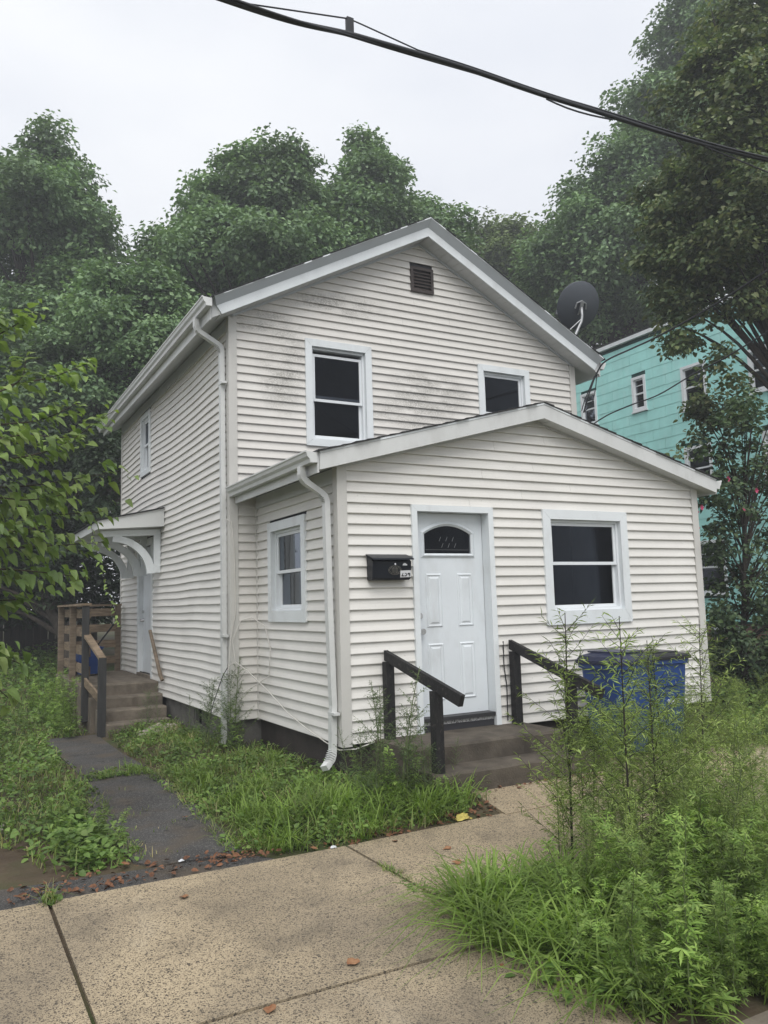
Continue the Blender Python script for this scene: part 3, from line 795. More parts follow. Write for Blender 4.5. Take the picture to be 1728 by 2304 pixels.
# side door (main left wall)
def side_door():
    w = WS; u0, u1, z0, z1 = H_SD; mb = MB()
    wbox(mb, w, u0, u0 + 0.11, z0, z1, -0.004, 0.03); wbox(mb, w, u1 - 0.11, u1, z0, z1, -0.004, 0.03); wbox(mb, w, u0 + 0.11, u1 - 0.11, z1 - 0.11, z1, -0.004, 0.03)
    wbox(mb, w, u1 - 0.11, u1 - 0.10, z0, z1 - 0.11, -0.10, -0.005); wbox(mb, w, u0 + 0.10, u0 + 0.11, z0, z1 - 0.11, -0.10, -0.005)
    d = hp(mb.build('side_door', 'trim_white')); tag(d, 'white side door under a bracketed hood')
    s = MB(); wbox(s, w, u0 + 0.113, u1 - 0.113, z0 + 0.05, z1 - 0.112, -0.09, -0.05); s.build('door_leaf', 'door_white', d)
    s = MB(); wbox(s, w, u0 + 0.10, u1 - 0.10, z0 - 0.01, z0 + 0.045, -0.10, 0.05); s.build('sill', 'old_concrete', d)
    h = MB(); h.tube([w.p(u1 - 0.19, 1.10, -0.05), w.p(u1 - 0.19, 1.10, 0.01)], [0.03, 0.02], 10); h.tube([w.p(u1 - 0.19, 1.24, -0.05), w.p(u1 - 0.19, 1.24, -0.02)], 0.025, 10)
    h.build('handle', 'chrome', d)


side_door()


# roofs
def roof(ctr, xl, xr, top, bot, y0, y1, name):
    mb = MB(); t = lambda x: top(x) - 0.012
    a = [(xl, t(xl)), (ctr, t(ctr)), (xr, t(xr)), (xr, bot(xr)), (ctr, bot(ctr)), (xl, bot(xl))]
    mb.loft([(x, y0, z) for x, z in a], [(x, y1, z) for x, z in a])
    return hp(mb.build(name, 'soffit'))


MXL, MXR = -0.62, 5.36
AXL, AXR = -0.265, 5.055
mroof = roof(MC, MXL, MXR, mtop, mbot, 1.992, 9.0, 'main_roof')
aroof = roof(AC, AXL, AXR, atop, abot, -0.160, D - 0.018, 'addition_roof')


def shingles(par, ctr, xe, sgn, top, slope, y0, y1, seed, ov):
    """courses of roofing, each lapping the one below; their ragged ends show along the rake"""
    rn = random.Random(seed); L = abs(xe - ctr); n = int(L / 0.127) + 1
    for i in range(n):
        xa = xe - sgn * (-0.03 + i * L / n) if False else xe + sgn * 0.03 - sgn * i * (L + 0.03) / n
        xb = xa - sgn * ((L + 0.03) / n + 0.02)
        if (xb - ctr) * sgn < 0: xb = ctr
        ja = rn.uniform(-0.012, 0.014); dz = rn.uniform(0, 0.003)
        z = lambda x: top(ctr) - slope * (abs(x - ctr)) - 0.010
        lo, hi = 0.013 + dz, 0.003 + dz
        q = [(xa, z(xa) + 0.002), (xa, z(xa) + lo + 0.005), (xb, z(xb) + hi + 0.004), (xb, z(xb) + 0.001)]
        mb = MB(); mb.loft([(x, y0 - ov + ja, zz) for x, zz in q], [(x, y1, zz) for x, zz in q])
        mb.build('shingle', 'shingle', par)


shingles(mroof, MC, MXL, -1, mtop, ms_, 1.90, 9.02, 1, 0.03); shingles(mroof, MC, MXR, 1, mtop, ms_, 1.90, 9.02, 2, 0.03)
shingles(aroof, AC, AXL, -1, atop, as_, -0.18, D - 0.018, 3, 0.022); shingles(aroof, AC, AXR, 1, atop, as_, -0.18, D - 0.018, 4, 0.022)


def rake(ctr, xe, zc, prof, slope, m, name, perp=0.5, gap=0.0):
    """bargeboard: profile of (y, dz below the roof line) swept from the eave end to the ridge; ends cut square to the slope"""
    sg = 1 if xe > ctr else -1
    e = []; r = []
    for y, dz in prof:
        x = xe - sg * (-dz) * 0 + (-sg) * dz * perp * -1 * 0
        xx = xe - sg * dz * perp
        e.append((xx, y, zc - slope * abs(xx - ctr) - dz)); r.append((ctr + sg * gap, y, zc - slope * gap - dz))
    mb = MB(); mb.loft(e, r) if sg < 0 else mb.loft(r, e)
    return hp(mb.build(name, m))


for xe in (MXL, MXR):
    rake(MC, xe, 6.415, [(1.968, 0.112), (1.968, 0.236), (1.990, 0.236), (1.990, 0.112)], ms_, 'fascia_cream' if False else 'trim_white', 'rake_board')
    rake(MC, xe, 6.415, [(1.885, 0.020), (1.966, 0.110), (1.990, 0.110), (1.990, 0.020)], ms_, 'fascia_metal', 'crown_moulding')  # darker than the board below: shade of its down-tilted face put into the colour
    rake(MC, xe, 6.415, [(1.880, 0.003), (1.880, 0.019), (1.990, 0.019), (1.990, 0.003)], ms_, 'trim_white', 'drip_edge')
    rake(AC, xe if False else (AXL if xe < 0 else AXR), 3.385, [(-0.180, 0.028), (-0.180, 0.178), (-0.161, 0.178), (-0.161, 0.028)], as_, 'fascia_cream', 'rake_board', 0.0)
    rake(AC, (AXL if xe < 0 else AXR), 3.385, [(-0.186, 0.006), (-0.186, 0.027), (-0.161, 0.027), (-0.161, 0.006)], as_, 'trim_white', 'drip_edge', 0.0)
# seams in the wrapped metal of the bargeboard, and a thin trim under the rake soffits
for sg, xe in ((-1, XM), (1, XR)):
    q = MB(); x0, x1 = (XM - 0.0, MC) if sg < 0 else (MC, XR)
    q.loft([(x0, D - 0.001, mbot(x0) - 0.035), (x0, D - 0.030, mbot(x0) - 0.035), (x0, D - 0.030, mbot(x0) - 0.004), (x0, D - 0.001, mbot(x0) - 0.004)],
           [(x1, D - 0.001, mbot(x1) - 0.035), (x1, D - 0.030, mbot(x1) - 0.035), (x1, D - 0.030, mbot(x1) - 0.004), (x1, D - 0.001, mbot(x1) - 0.004)])
    hp(q.build('frieze', 'fascia_metal'))
    x0, x1 = (0.0, AC) if sg < 0 else (AC, W); q = MB()
    q.loft([(x0, -0.001, abot(x0) - 0.026), (x0, -0.026, abot(x0) - 0.026), (x0, -0.026, abot(x0) - 0.003), (x0, -0.001, abot(x0) - 0.003)],
           [(x1, -0.001, abot(x1) - 0.026), (x1, -0.026, abot(x1) - 0.026), (x1, -0.026, abot(x1) - 0.003), (x1, -0.001, abot(x1) - 0.003)])
    hp(q.build('frieze', 'soffit'))
# soffit slats under the rakes: narrow grooved panels
for ctr, xl, xr, bot, ya, yb in ((MC, MXL + 0.1, MXR - 0.1, mbot, 1.994, D - 0.032), (AC, AXL + 0.05, AXR - 0.05, abot, -0.158, -0.028)):
    x = xl
    while x < xr - 0.1:
        x2 = min(x + 0.10, xr)
        if not (x < ctr < x2):
            MBs = MB(); MBs.loft([(x + 0.002, ya, bot(x + 0.002) - 0.007), (x2 - 0.002, ya, bot(x2 - 0.002) - 0.007), (x2 - 0.002, ya, bot(x2 - 0.002) - 0.001), (x + 0.002, ya, bot(x + 0.002) - 0.001)],
                                 [(x + 0.002, yb, bot(x + 0.002) - 0.007), (x2 - 0.002, yb, bot(x2 - 0.002) - 0.007), (x2 - 0.002, yb, bot(x2 - 0.002) - 0.001), (x + 0.002, yb, bot(x + 0.002) - 0.001)])
            MBs.build('soffit_panel', 'soffit', mroof if ctr == MC else aroof)
        x = x2
# boards along the side eaves
hp(MB().box(MXL - 0.018, MXL - 0.001, 1.998, 8.99, mbot(MXL) - 0.02, mtop(MXL) - 0.01).build('eave_board', 'fascia_cream'))
hp(MB().box(MXR + 0.001, MXR + 0.018, 1.998, 8.99, mbot(MXR) - 0.02, mtop(MXR) - 0.01).build('eave_board', 'fascia_cream'))
hp(MB().box(AXL - 0.018, AXL - 0.001, -0.158, D - 0.02, abot(AXL) - 0.035, atop(AXL) - 0.008).build('eave_board', 'fascia_cream'))
hp(MB().box(AXR + 0.001, AXR + 0.018, -0.158, D - 0.02, abot(AXR) - 0.02, atop(AXR) - 0.008).build('eave_board', 'fascia_cream'))
hp(MB().box(XM - 0.030, XM - 0.001, D + 0.08, DB - 0.05, 4.58, 4.735).build('frieze', 'fascia_metal'))
hp(MB().box(-0.032, -0.001, 0.075, D - 0.04, 2.42, 2.56).build('frieze', 'soffit'))


def gutter(x, z, sg, pts, name='gutter'):
    """K-style gutter: profile runs outward from the eave board; pts = [(y, dz)]"""
    pr = [(0, 0), (0, -0.105), (0.070, -0.108), (0.078, -0.075), (0.100, -0.050), (0.108, -0.020), (0.118, -0.012), (0.118, 0.002), (0.108, 0.002), (0.100, -0.006), (0.012, -0.012), (0.006, 0.0)]
    mb = MB(); mb.rings([[(x + sg * a, y, z + b + dz) for a, b in pr] for y, dz in pts])
    return hp(mb.build(name, 'gutter_metal'))


gutter(MXL - 0.019, 4.812, -1, [(1.895, 0), (3.5, -0.008), (5, -0.02), (7, -0.03), (9.02, -0.05)])
gutter(AXL - 0.019, 2.672, -1, [(-0.165, 0), (1.0, -0.006), (D - 0.03, -0.012)])
gutter(AXR + 0.019, 2.665, 1, [(-0.155, 0), (D - 0.03, -0.01)])
gutter(MXR + 0.019, 4.80, 1, [(1.985, 0), (5, 0.0), (9.0, -0.02)])


def downspout(path, label=None):
    mb = MB(); mb.tube(path, 0, flat=(0.037, 0.026, (0, 1, 0.0)))
    o = hp(mb.build('downspout', 'gutter_metal'))
    if label: tag(o, label)
    return o


def arc(p, q, r, n=5):
    return [Vector(p).lerp(Vector(q), i / n) for i in range(n + 1)]


ds1 = downspout([(-0.70, 2.36, 4.69), (-0.70, 2.36, 4.60), (-0.685, 2.36, 4.565), (-0.66, 2.36, 4.54), (-0.44, 2.35, 4.415), (-0.405, 2.35, 4.385), (-0.392, 2.35, 4.34), (-0.390, 2.34, 3.0), (-0.385, 2.34, 1.50), (-0.385, 2.34, 1.40)])
downspout([(-0.392, 2.33, 1.44), (-0.392, 2.33, 0.2), (-0.392, 2.34, -0.2), (-0.41, 2.34, -0.26)])
ds2 = downspout([(-0.345, 0.075, 2.565), (-0.345, 0.075, 2.49), (-0.335, 0.078, 2.455), (-0.31, 0.08, 2.425), (-0.15, 0.09, 2.33), (-0.11, 0.09, 2.295), (-0.092, 0.09, 2.25), (-0.085, 0.085, 1.2), (-0.068, 0.08, 0.42), (-0.064, 0.08, 0.35), (-0.074, 0.08, 0.25), (-0.078, 0.08, -0.03), (-0.085, 0.075, -0.09), (-0.11, 0.06, -0.13), (-0.20, -0.0, -0.185)])
# ribbed elbows
for dsp, segs in ((ds1, [((-0.70, 2.36, 4.62), (-0.66, 2.36, 4.54)), ((-0.44, 2.35, 4.415), (-0.392, 2.35, 4.32))]), (ds2, [((-0.345, 0.075, 2.50), (-0.30, 0.08, 2.42)), ((-0.15, 0.09, 2.33), (-0.092, 0.09, 2.24)), ((-0.08, 0.08, -0.05), (-0.15, 0.035, -0.155))])):
    for a, b in segs:
        for i in range(6):
            p = Vector(a).lerp(Vector(b), (i + 0.5) / 6); d = (Vector(b) - Vector(a)).normalized() * 0.003
            rb = MB(); rb.tube([p - d, p + d], 0, flat=(0.040, 0.029, (0, 1, 0)))
            rb.build('rib', 'gutter_metal', dsp)
for (dsp, x, y, z) in ((ds1, -0.392, 2.34, 3.93), (ds1, -0.392, 2.33, 0.95), (ds2, -0.071, 0.08, 0.28)):
    st = MB(); st.box(x - 0.030, x + 0.028, y - 0.10, y + 0.042, z - 0.012, z + 0.012)
    st.build('strap', 'galvanised' if False else 'gutter_metal', dsp)


# hood over the side door
hd = MB()
hy0, hy1, hxo = 5.40, 7.95, -1.30
hd.loft([(XM - 0.018, hy0, 2.79), (XM - 0.018, hy0, 2.52), (hxo, hy0, 2.455), (hxo, hy0, 2.575)], [(XM - 0.018, hy1, 2.79), (XM - 0.018, hy1, 2.52), (hxo, hy1, 2.455), (hxo, hy1, 2.575)])
hood = hp(hd.build('door_hood', 'fascia_cream')); tag(hood, 'white shed roof hood on curved brackets over the side door')
MB().loft([(XM - 0.02, hy0 - 0.03, 2.794), (XM - 0.02, hy0 - 0.03, 2.808), (hxo - 0.03, hy0 - 0.03, 2.590), (hxo - 0.03, hy0 - 0.03, 2.574)],
          [(XM - 0.02, hy1 + 0.03, 2.794), (XM - 0.02, hy1 + 0.03, 2.808), (hxo - 0.03, hy1 + 0.03, 2.590), (hxo - 0.03, hy1 + 0.03, 2.574)]).build('roofing', 'shingle', hood)
for y in (5.66, 6.58, 7.62):
    b = MB(); x0, zt, rr = XM - 0.02, 2.50, 0.62
    sl = 0.075
    b.loft([(x0, y - .035, zt), (x0 - 0.10, y - .035, zt - 0.01), (x0 - 0.10, y - .035, 1.83), (x0, y - .035, 1.83)], [(x0, y + .035, zt), (x0 - 0.10, y + .035, zt - 0.01), (x0 - 0.10, y + .035, 1.83), (x0, y + .035, 1.83)])
    b.loft([(x0 - 0.10, y - .034, zt - 0.012), (x0 - 0.86, y - .034, 2.448), (x0 - 0.86, y - .034, 2.36), (x0 - 0.10, y - .034, 2.40)], [(x0 - 0.10, y + .034, zt - 0.012), (x0 - 0.86, y + .034, 2.448), (x0 - 0.86, y + .034, 2.36), (x0 - 0.10, y + .034, 2.40)])
    ro, ri = 0.60, 0.49
    c = (x0 - 0.70, 1.80); rs = []
    for i in range(13):
        q = math.radians(2 + 88 * i / 12)
        ox, oz = c[0] + 0.62 * math.cos(q) * 1.0, c[1] + ro * math.sin(q) * 0.98
        ix, iz = c[0] + 0.50 * math.cos(q), c[1] + ri * math.sin(q)
        rs.append([(ox, y - .033, oz), (ox, y + .033, oz), (ix, y + .033, iz), (ix, y - .033, iz)])
    b.rings(rs)
    b.build('bracket', 'trim_white', hood)

# ------------------------------------------------------------------ mailbox
mbx = thing('mailbox', 'black metal wall mailbox with house number sticker beside the front door', 'mailbox', (0.48, -0.02, 1.49))
b = MB(); Y = -0.016 - 1e-3
fr = lambda x0, x1, z0, z1, y0, y1: None
body = MB().rings([[(-0.205, 0.0, 0.0), (0.205, 0.0, 0.0), (0.200, -0.085, 0.0), (-0.200, -0.085, 0.0)], [(-0.21, 0.0, 0.02), (0.21, 0.0, 0.02), (0.21, -0.105, 0.02), (-0.21, -0.105, 0.02)],
                   [(-0.21, 0.0, 0.175), (0.21, 0.0, 0.175), (0.21, -0.120, 0.175), (-0.21, -0.120, 0.175)], [(-0.21, 0.0, 0.235), (0.21, 0.0, 0.235), (0.21, -0.03, 0.235), (-0.21, -0.03, 0.235)]])
body.build('body', 'mailbox_black', mbx)
lid = MB().loft([(-0.222, -0.002, 0.250), (-0.222, -0.150, 0.205), (-0.222, -0.156, 0.190), (-0.222, -0.148, 0.196), (-0.222, -0.002, 0.238)], [(0.222, -0.002, 0.250), (0.222, -0.150, 0.205), (0.222, -0.156, 0.190), (0.222, -0.148, 0.196), (0.222, -0.002, 0.238)])
lid.build('lid', 'mailbox_black', mbx)
MB().tube([(0.03, -0.117, 0.150), (0.03, -0.126, 0.150)], 0.010, 10).build('lock', 'chrome', mbx)
em = MB()
ey = lambda z: -0.105 - 0.015 * (z - 0.02) / 0.155 - 0.004


def etube(pts, r=0.0013): em.tube([(x, ey(z), z) for x, z in pts], r, 4)


ex, ez = 0.03, 0.092
etube([(ex + 0.070 * math.cos(t) * (1 - 0.0 * abs(math.sin(t))), ez + 0.042 * math.sin(t)) for t in [math.pi * k / 10 for k in range(21)]] )
for s in (-1, 1):
    etube([(ex + s * 0.066, ez), (ex + s * 0.045, ez + 0.016), (ex + s * 0.03, ez + 0.035)]); etube([(ex + s * 0.066, ez), (ex + s * 0.045, ez - 0.016), (ex + s * 0.03, ez - 0.035)])
for k in (-1, 0, 1):
    etube([(ex + k * 0.018, ez - 0.026), (ex + k * 0.018, ez + 0.026)], 0.001); etube([(ex - 0.028, ez + k * 0.017), (ex + 0.028, ez + k * 0.017)], 0.001)
etube([(ex + 0.032 * math.cos(t), ez + 0.032 * math.sin(t)) for t in [math.pi * k / 8 for k in range(17)]])
em.build('emblem', 'emblem_metal', mbx)
st = MB().add([(0.088, ey(0.022) - 0.002, 0.022), (0.205, ey(0.022) - 0.002, 0.026), (0.205, ey(0.09) - 0.002, 0.091), (0.088, ey(0.09) - 0.002, 0.087)], [(0, 1, 2, 3)]).build('sticker', 'sticker', mbx)
tm = text_mesh('254', 0.075, 'black_ink', 0.0003, 1.1)
to = link(bpy.data.objects.new('house_number', tm), st); to.location = (0.147, ey(0.056) - 0.0032, 0.057); to.rotation_euler = (math.radians(90 - 5), 0, 0); to.scale = (0.86, 1.0, 1)
MB().add([(0.11, ey(0.135) - 0.002, 0.137), (0.163, ey(0.135) - 0.002, 0.136), (0.160, ey(0.15) - 0.002, 0.150), (0.147, ey(0.15) - 0.002, 0.150), (0.150, ey(0.158) - 0.002, 0.157), (0.13, ey(0.158) - 0.002, 0.160), (0.118, ey(0.15) - 0.002, 0.152)], [(0, 1, 2, 3, 4, 5, 6)]).build('paper_scrap', 'sticker', mbx)

# ------------------------------------------------------------------ satellite dish on the roof
dish = thing('satellite_dish', 'dark grey satellite dish on a bent pole above the right roof slope', 'satellite dish', (4.93, 2.09, mtop(4.93)))
dp = np.array((4.93, 2.09, mtop(4.93)))
dc = at(1303, 688, 12.35) - dp
view = CAM - (dc + dp); view = view / np.linalg.norm(view)
ax = Vector((0.20, 0.86, 0.46)).normalized()        # boresight, pointing away from the street
e1 = ax.cross(Vector((0, 0, 1))).normalized(); e2 = e1.cross(ax)
R0 = 0.345
mb = MB(); rings = []
for r, off in ((0.001, 0.0), (0.1, 0.007), (0.2, 0.026), (0.29, 0.055), (R0, 0.078), (R0 + 0.006, 0.082), (R0 + 0.004, 0.094), (R0 - 0.008, 0.092), (0.28, 0.068), (0.18, 0.036), (0.08, 0.017), (0.001, 0.012)):
    rings.append([Vector(dc) + ax * (off - 0.05) + (e1 * math.cos(q) * 1.0 + e2 * math.sin(q) * 1.04) * r for q in [2 * math.pi * k / 40 for k in range(40)]])
mb.rings(rings); mb.build('reflector', 'dish_grey', dish, True)
back = Vector(dc) - ax * 0.06
pt = back - e2 * 0.03 - ax * 0.035
MB().tube([(0, 0, -0.02), (0.02, 0.02, 0.02), (pt.x * 0.62, pt.y * 0.62, pt.z * 0.45), (pt.x * 0.93, pt.y * 0.93, pt.z * 0.66), (pt.x, pt.y, pt.z * 0.80), (pt.x, pt.y, pt.z + 0.06)], 0.021, 12).build('pole', 'galvanised', dish, True)
MB().tube([(pt.x * 0.95, pt.y * 0.95, pt.z * 0.72), (-0.16, 0.02, mtop(4.77) - mtop(4.93) + 0.01)], 0.008, 6).build('brace', 'galvanised', dish)
br = MB(); br.tube([back + e1 * 0.09 - e2 * 0.04, back + e1 * 0.075 + e2 * 0.045, back + e2 * 0.08, back - e1 * 0.075 + e2 * 0.045, back - e1 * 0.09 - e2 * 0.04], 0.012, 6)
br.tube([back - e2 * 0.06 - ax * 0.02, back + e2 * 0.06 - ax * 0.02], 0.028, 8); br.build('bracket', 'galvanised', dish)
tip = Vector(at(1259, 707, 12.7) - dp); low = Vector(at(1283, 726, 12.5) - dp)
arm = MB(); arm.tube([back - e2 * 0.08, low + (back - low) * 0.25, low, tip], 0, flat=(0.014, 0.018, tuple(e1))); arm.build('feed_arm', 'galvanised', dish)
l = MB(); l.tube([tip + e2 * 0.05 + ax * 0.03, tip + e2 * 0.06 - ax * 0.06], [0.035, 0.026], 10); l.tube([tip, tip + e2 * 0.06], 0, flat=(0.05, 0.03, tuple(e1))); l.build('receiver', 'galvanised', dish)
MB().box(-0.09, 0.09, -0.05, 0.05, -0.03, 0.006).build('foot_plate', 'galvanised', dish)

# ------------------------------------------------------------------ front steps and rails
stp = thing('front_steps', 'two worn concrete steps below the front door', 'steps', (1.3, -0.5, -0.42))


def bevel_step(x0, x1, y0, y1, z0, z1, seed):
    rn = random.Random(seed); n = 14; rs = []
    for i in range(n + 1):
        x = x0 + (x1 - x0) * i / n; j = rn.uniform(-0.008, 0.008); k = rn.uniform(-0.004, 0.004)
        rs.append([(x, y1, z0), (x, y0 + j, z0), (x, y0 + j, z1 - 0.02 + k), (x, y0 + 0.014 + j, z1 + k), (x, y1, z1)])
    return MB().rings(rs)


for a in ((0.30, 2.02, -0.66, 0.033, -0.6, 0.018, 1), (0.34, 2.16, -0.985, -0.661, -0.6, -0.152, 2)):
    o = bevel_step(*a).build('step', 'step_concrete', stp); o.location = (-1.3, 0.5, 0.42)


def handrail(x, y0, y1, z0, z1, posts, label, seed):
    t = thing('handrail', label, 'handrail', (x, y0, -0.4)); L = Vector((x, y0, -0.4))
    b = MB(); h = 0.047; w2 = 0.021
    for p in ():
        pass
    a0 = [(x - w2, y0, z0 - h), (x + w2, y0, z0 - h), (x + w2, y0, z0 + h), (x - w2, y0, z0 + h)]
    a1 = [(x - w2, y1 + 0.022, z1 - h), (x + w2, y1 + 0.022, z1 - h), (x + w2, y1 - 0.018, z1 + h), (x - w2, y1 - 0.018, z1 + h)]
    b.loft(a0, a1); o = b.build('rail', 'black_paint', t); o.location = -L
    for (py, dx, zb) in posts:
        zt = z0 + (z1 - z0) * (py - y0) / (y1 - y0)
        m = MB(); m.box(x + dx - 0.041, x + dx + 0.041, py - 0.041, py + 0.041, zb, zt - 0.02 if abs(dx) > 0.05 else zt - h - 0.002)
        o = m.build('post', 'black_paint', t); o.location = -L


handrail(0.435, -0.045, -1.30, 0.785, 0.475, ((-0.085, 0.0, -0.42), (-0.91, -0.0, -0.45)), 'black wooden handrail left of the front steps, rail end in the open', 1)
handrail(1.90, -0.045, -1.34, 0.815, 0.42, ((-0.11, 0.0, -0.42), (-0.93, 0.0, -0.45)), 'black wooden handrail right of the front steps, half hidden in weeds', 2)
fk = MB(); fk.tube([(1.83, -0.02, 0.85), (1.82, -0.03, 0.6), (1.845, -0.03, 0.4), (1.84, -0.03, 0.05)], 0.006, 6)
tag(fk.build('loose_cable', 'cable_black'), 'short black cable hanging on the wall behind the right handrail', 'cable')


# ------------------------------------------------------------------ bins
def wheelie(name, label, loc, rz, lidm, w=0.60, d=0.62, h=0.90, dome=0.05, txt=None):
    t = thing(name, label, 'bin', loc, rz=rz)

    def rr(w_, d_, z, c=0.05, y=0.0):
        pts = []
        for cx, cy, q0 in ((w_ / 2 - c, d_ / 2 - c, 0), (-w_ / 2 + c, d_ / 2 - c, 90), (-w_ / 2 + c, -d_ / 2 + c, 180), (w_ / 2 - c, -d_ / 2 + c, 270)):
            for k in range(4):
                q = math.radians(q0 + 30 * k); pts.append((cx + c * math.cos(q), cy + c * math.sin(q) + y, z))
        return pts
    MB().rings([rr(w * 0.74, d * 0.70, 0.03), rr(w * 0.76, d * 0.72, 0.10), rr(w * 0.88, d * 0.88, h * 0.80), rr(w * 0.90, d * 0.90, h * 0.93), rr(w * 0.99, d * 0.99, h * 0.94), rr(w * 0.99, d * 0.99, h * 0.985), rr(w * 0.9, d * 0.9, h * 0.985)]).build('body', 'bin_blue', t, False)
    MB().rings([rr(w * 1.05, d * 1.06, h * 0.99), rr(w * 1.06, d * 1.07, h * 1.005), rr(w * 1.06, d * 1.07, h * 1.025), rr(w * 1.02, d * 1.03, h * 1.03), rr(w * 0.95, d * 0.95, h * 1.032 + dome * 0.5), rr(w * 0.6, d * 0.6, h * 1.032 + dome), rr(w * 0.2, d * 0.2, h * 1.032 + dome)]).build('lid', lidm, t, False)
    MB().box(-w * 0.32, w * 0.32, -d * 0.36, d * 0.36, h * 1.032 + dome - 0.004, h * 1.032 + dome + 0.012).build('lid_rib', lidm, t)
    MB().tube([(-w * 0.36, d * 0.56, h * 0.97), (w * 0.36, d * 0.56, h * 0.97)], 0.016, 8).build('handle', lidm, t)
    for s in (-1, 1):
        wh = MB(); wh.tube([(s * w * 0.39, d * 0.36, 0.115), (s * w * 0.39 + s * 0.05, d * 0.36, 0.115)], 0.115, 18); wh.build('wheel', 'rubber', t)
    rb = MB(); rb.box(-w * 0.30, w * 0.30, -d * 0.455, -d * 0.43, h * 0.70, h * 0.725); rb.build('catch_bar', 'bin_blue', t)
    if txt:
        o = link(bpy.data.objects.new('stamped_text', text_mesh(txt, 0.062, 'sticker', 0.0004)), t)
        o.location = (w * 0.10, -d * 0.415, h * 0.52); o.rotation_euler = (math.radians(90 - 6), 0, 0)
    return t


wheelie('trash_bin', 'blue wheeled bin with a black lid, the right one of the pair', (3.45, -0.48, gz(3.45, -0.5) + 0.02), -0.16, 'bin_lid', w=0.54, d=0.58, h=0.93, dome=0.025, txt='0SEDI')
wheelie('trash_bin', 'blue wheeled bin buried in weeds, the left one of the pair', (2.84, -0.56, gz(2.84, -0.6) + 0.02), 0.05, 'bin_lid_blue', w=0.55, d=0.58, h=0.92, dome=0.07)

# ------------------------------------------------------------------ side stoop with railing
sp = thing('side_steps', 'cracked concrete stoop and steps at the side door', 'steps', (-0.9, 6.5, -0.42))
for i, (x0, x1, y0, y1, z1) in enumerate(((-1.46, XM - 0.02, 5.74, 8.55, 0.195), (-1.36, XM - 0.03, 5.44, 5.739, 0.035), (-1.30, XM - 0.04, 5.14, 5.439, -0.115), (-1.24, XM - 0.05, 4.84, 5.139, -0.265))):
    o = bevel_step(x0, x1, y0, y1, -0.7, z1, 20 + i).build('step', 'old_concrete', sp); o.location = (0.9, -6.5, 0.42)
rl = thing('porch_railing', 'weathered wooden railing with horizontal boards round the side stoop', 'railing', (-1.38, 7.0, 0.2))
RL = Vector((-1.38, 7.0, 0.2))


def rb(name, m, *a):
    o = MB().box(*a).build(name, m, rl); o.location = -RL; return o


for (x, y, m) in ((-1.40, 8.45, 'weathered_wood'), (-1.40, 7.02, 'weathered_wood'), (-1.40, 5.70, 'grey_post'), (-0.44, 8.45, 'weathered_wood')):
    rb('post', m, x - 0.045, x + 0.045, y - 0.045, y + 0.045, 0.196 if y > 5.8 else -0.3, 1.355)
for z in (1.18, 0.90, 0.62, 0.34):
    rb('board', 'weathered_board', -1.352, -1.320, 7.07, 8.40, z, z + 0.135); rb('board', 'weathered_board', -1.352, -1.320, 5.75, 6.97, z - 0.01, z + 0.13)
    rb('board', 'weathered_board', -1.30, -0.486, 8.385, 8.415, z, z + 0.135)
rb('cap', 'weathered_board', -1.46, -1.33, 5.64, 8.51, 1.357, 1.39); rb('cap', 'weathered_board', -1.328, -0.38, 8.40, 8.51, 1.357, 1.39)
nwl = MB().box(-1.335, -1.235, 4.93, 5.03, -0.45, 0.63).build('post', 'grey_post', rl); nwl.location = -RL
q = MB().loft([(-1.335, 4.95, 0.60), (-1.24, 4.95, 0.60), (-1.24, 4.95, 0.64), (-1.335, 4.95, 0.64)], [(-1.43, 5.67, 0.90), (-1.33, 5.67, 0.90), (-1.33, 5.67, 0.94), (-1.43, 5.67, 0.94)]).build('sloped_rail', 'weathered_board', rl); q.location = -RL
q = MB().loft([(-1.33, 5.03, 0.02), (-1.30, 5.03, 0.02), (-1.30, 5.03, 0.14), (-1.33, 5.03, 0.14)], [(-1.42, 5.65, 0.20), (-1.39, 5.65, 0.20), (-1.39, 5.65, 0.32), (-1.42, 5.65, 0.32)]).build('board', 'weathered_board', rl); q.location = -RL
wheelie('recycling_tub', 'small blue tub standing on the side stoop behind the railing', (-1.05, 7.75, 0.197), 0.1, 'bin_blue', w=0.42, d=0.40, h=0.46, dome=0.0)
pk = MB(); pk.tube([(-0.98, 7.6, 0.62), (-0.72, 7.4, 1.02)], 0.014, 6); pk.tube([(-0.72, 7.4, 1.02), (-0.70, 7.385, 1.05)], 0.02, 6)
tag(pk.build('broom_handle', 'cable_black'), 'dark pole with a pale tip sticking up from the blue tub', 'pole')
sk = MB(); sk.tube([(-0.42, 5.95, 0.95), (-0.40, 5.35, 0.30), (-0.385, 5.30, 0.24)], [0.026, 0.03, 0.03], 7)
tag(sk.build('leaning_stick', 'weathered_wood'), 'grey wooden stick leaning on the siding by the side door', 'stick')

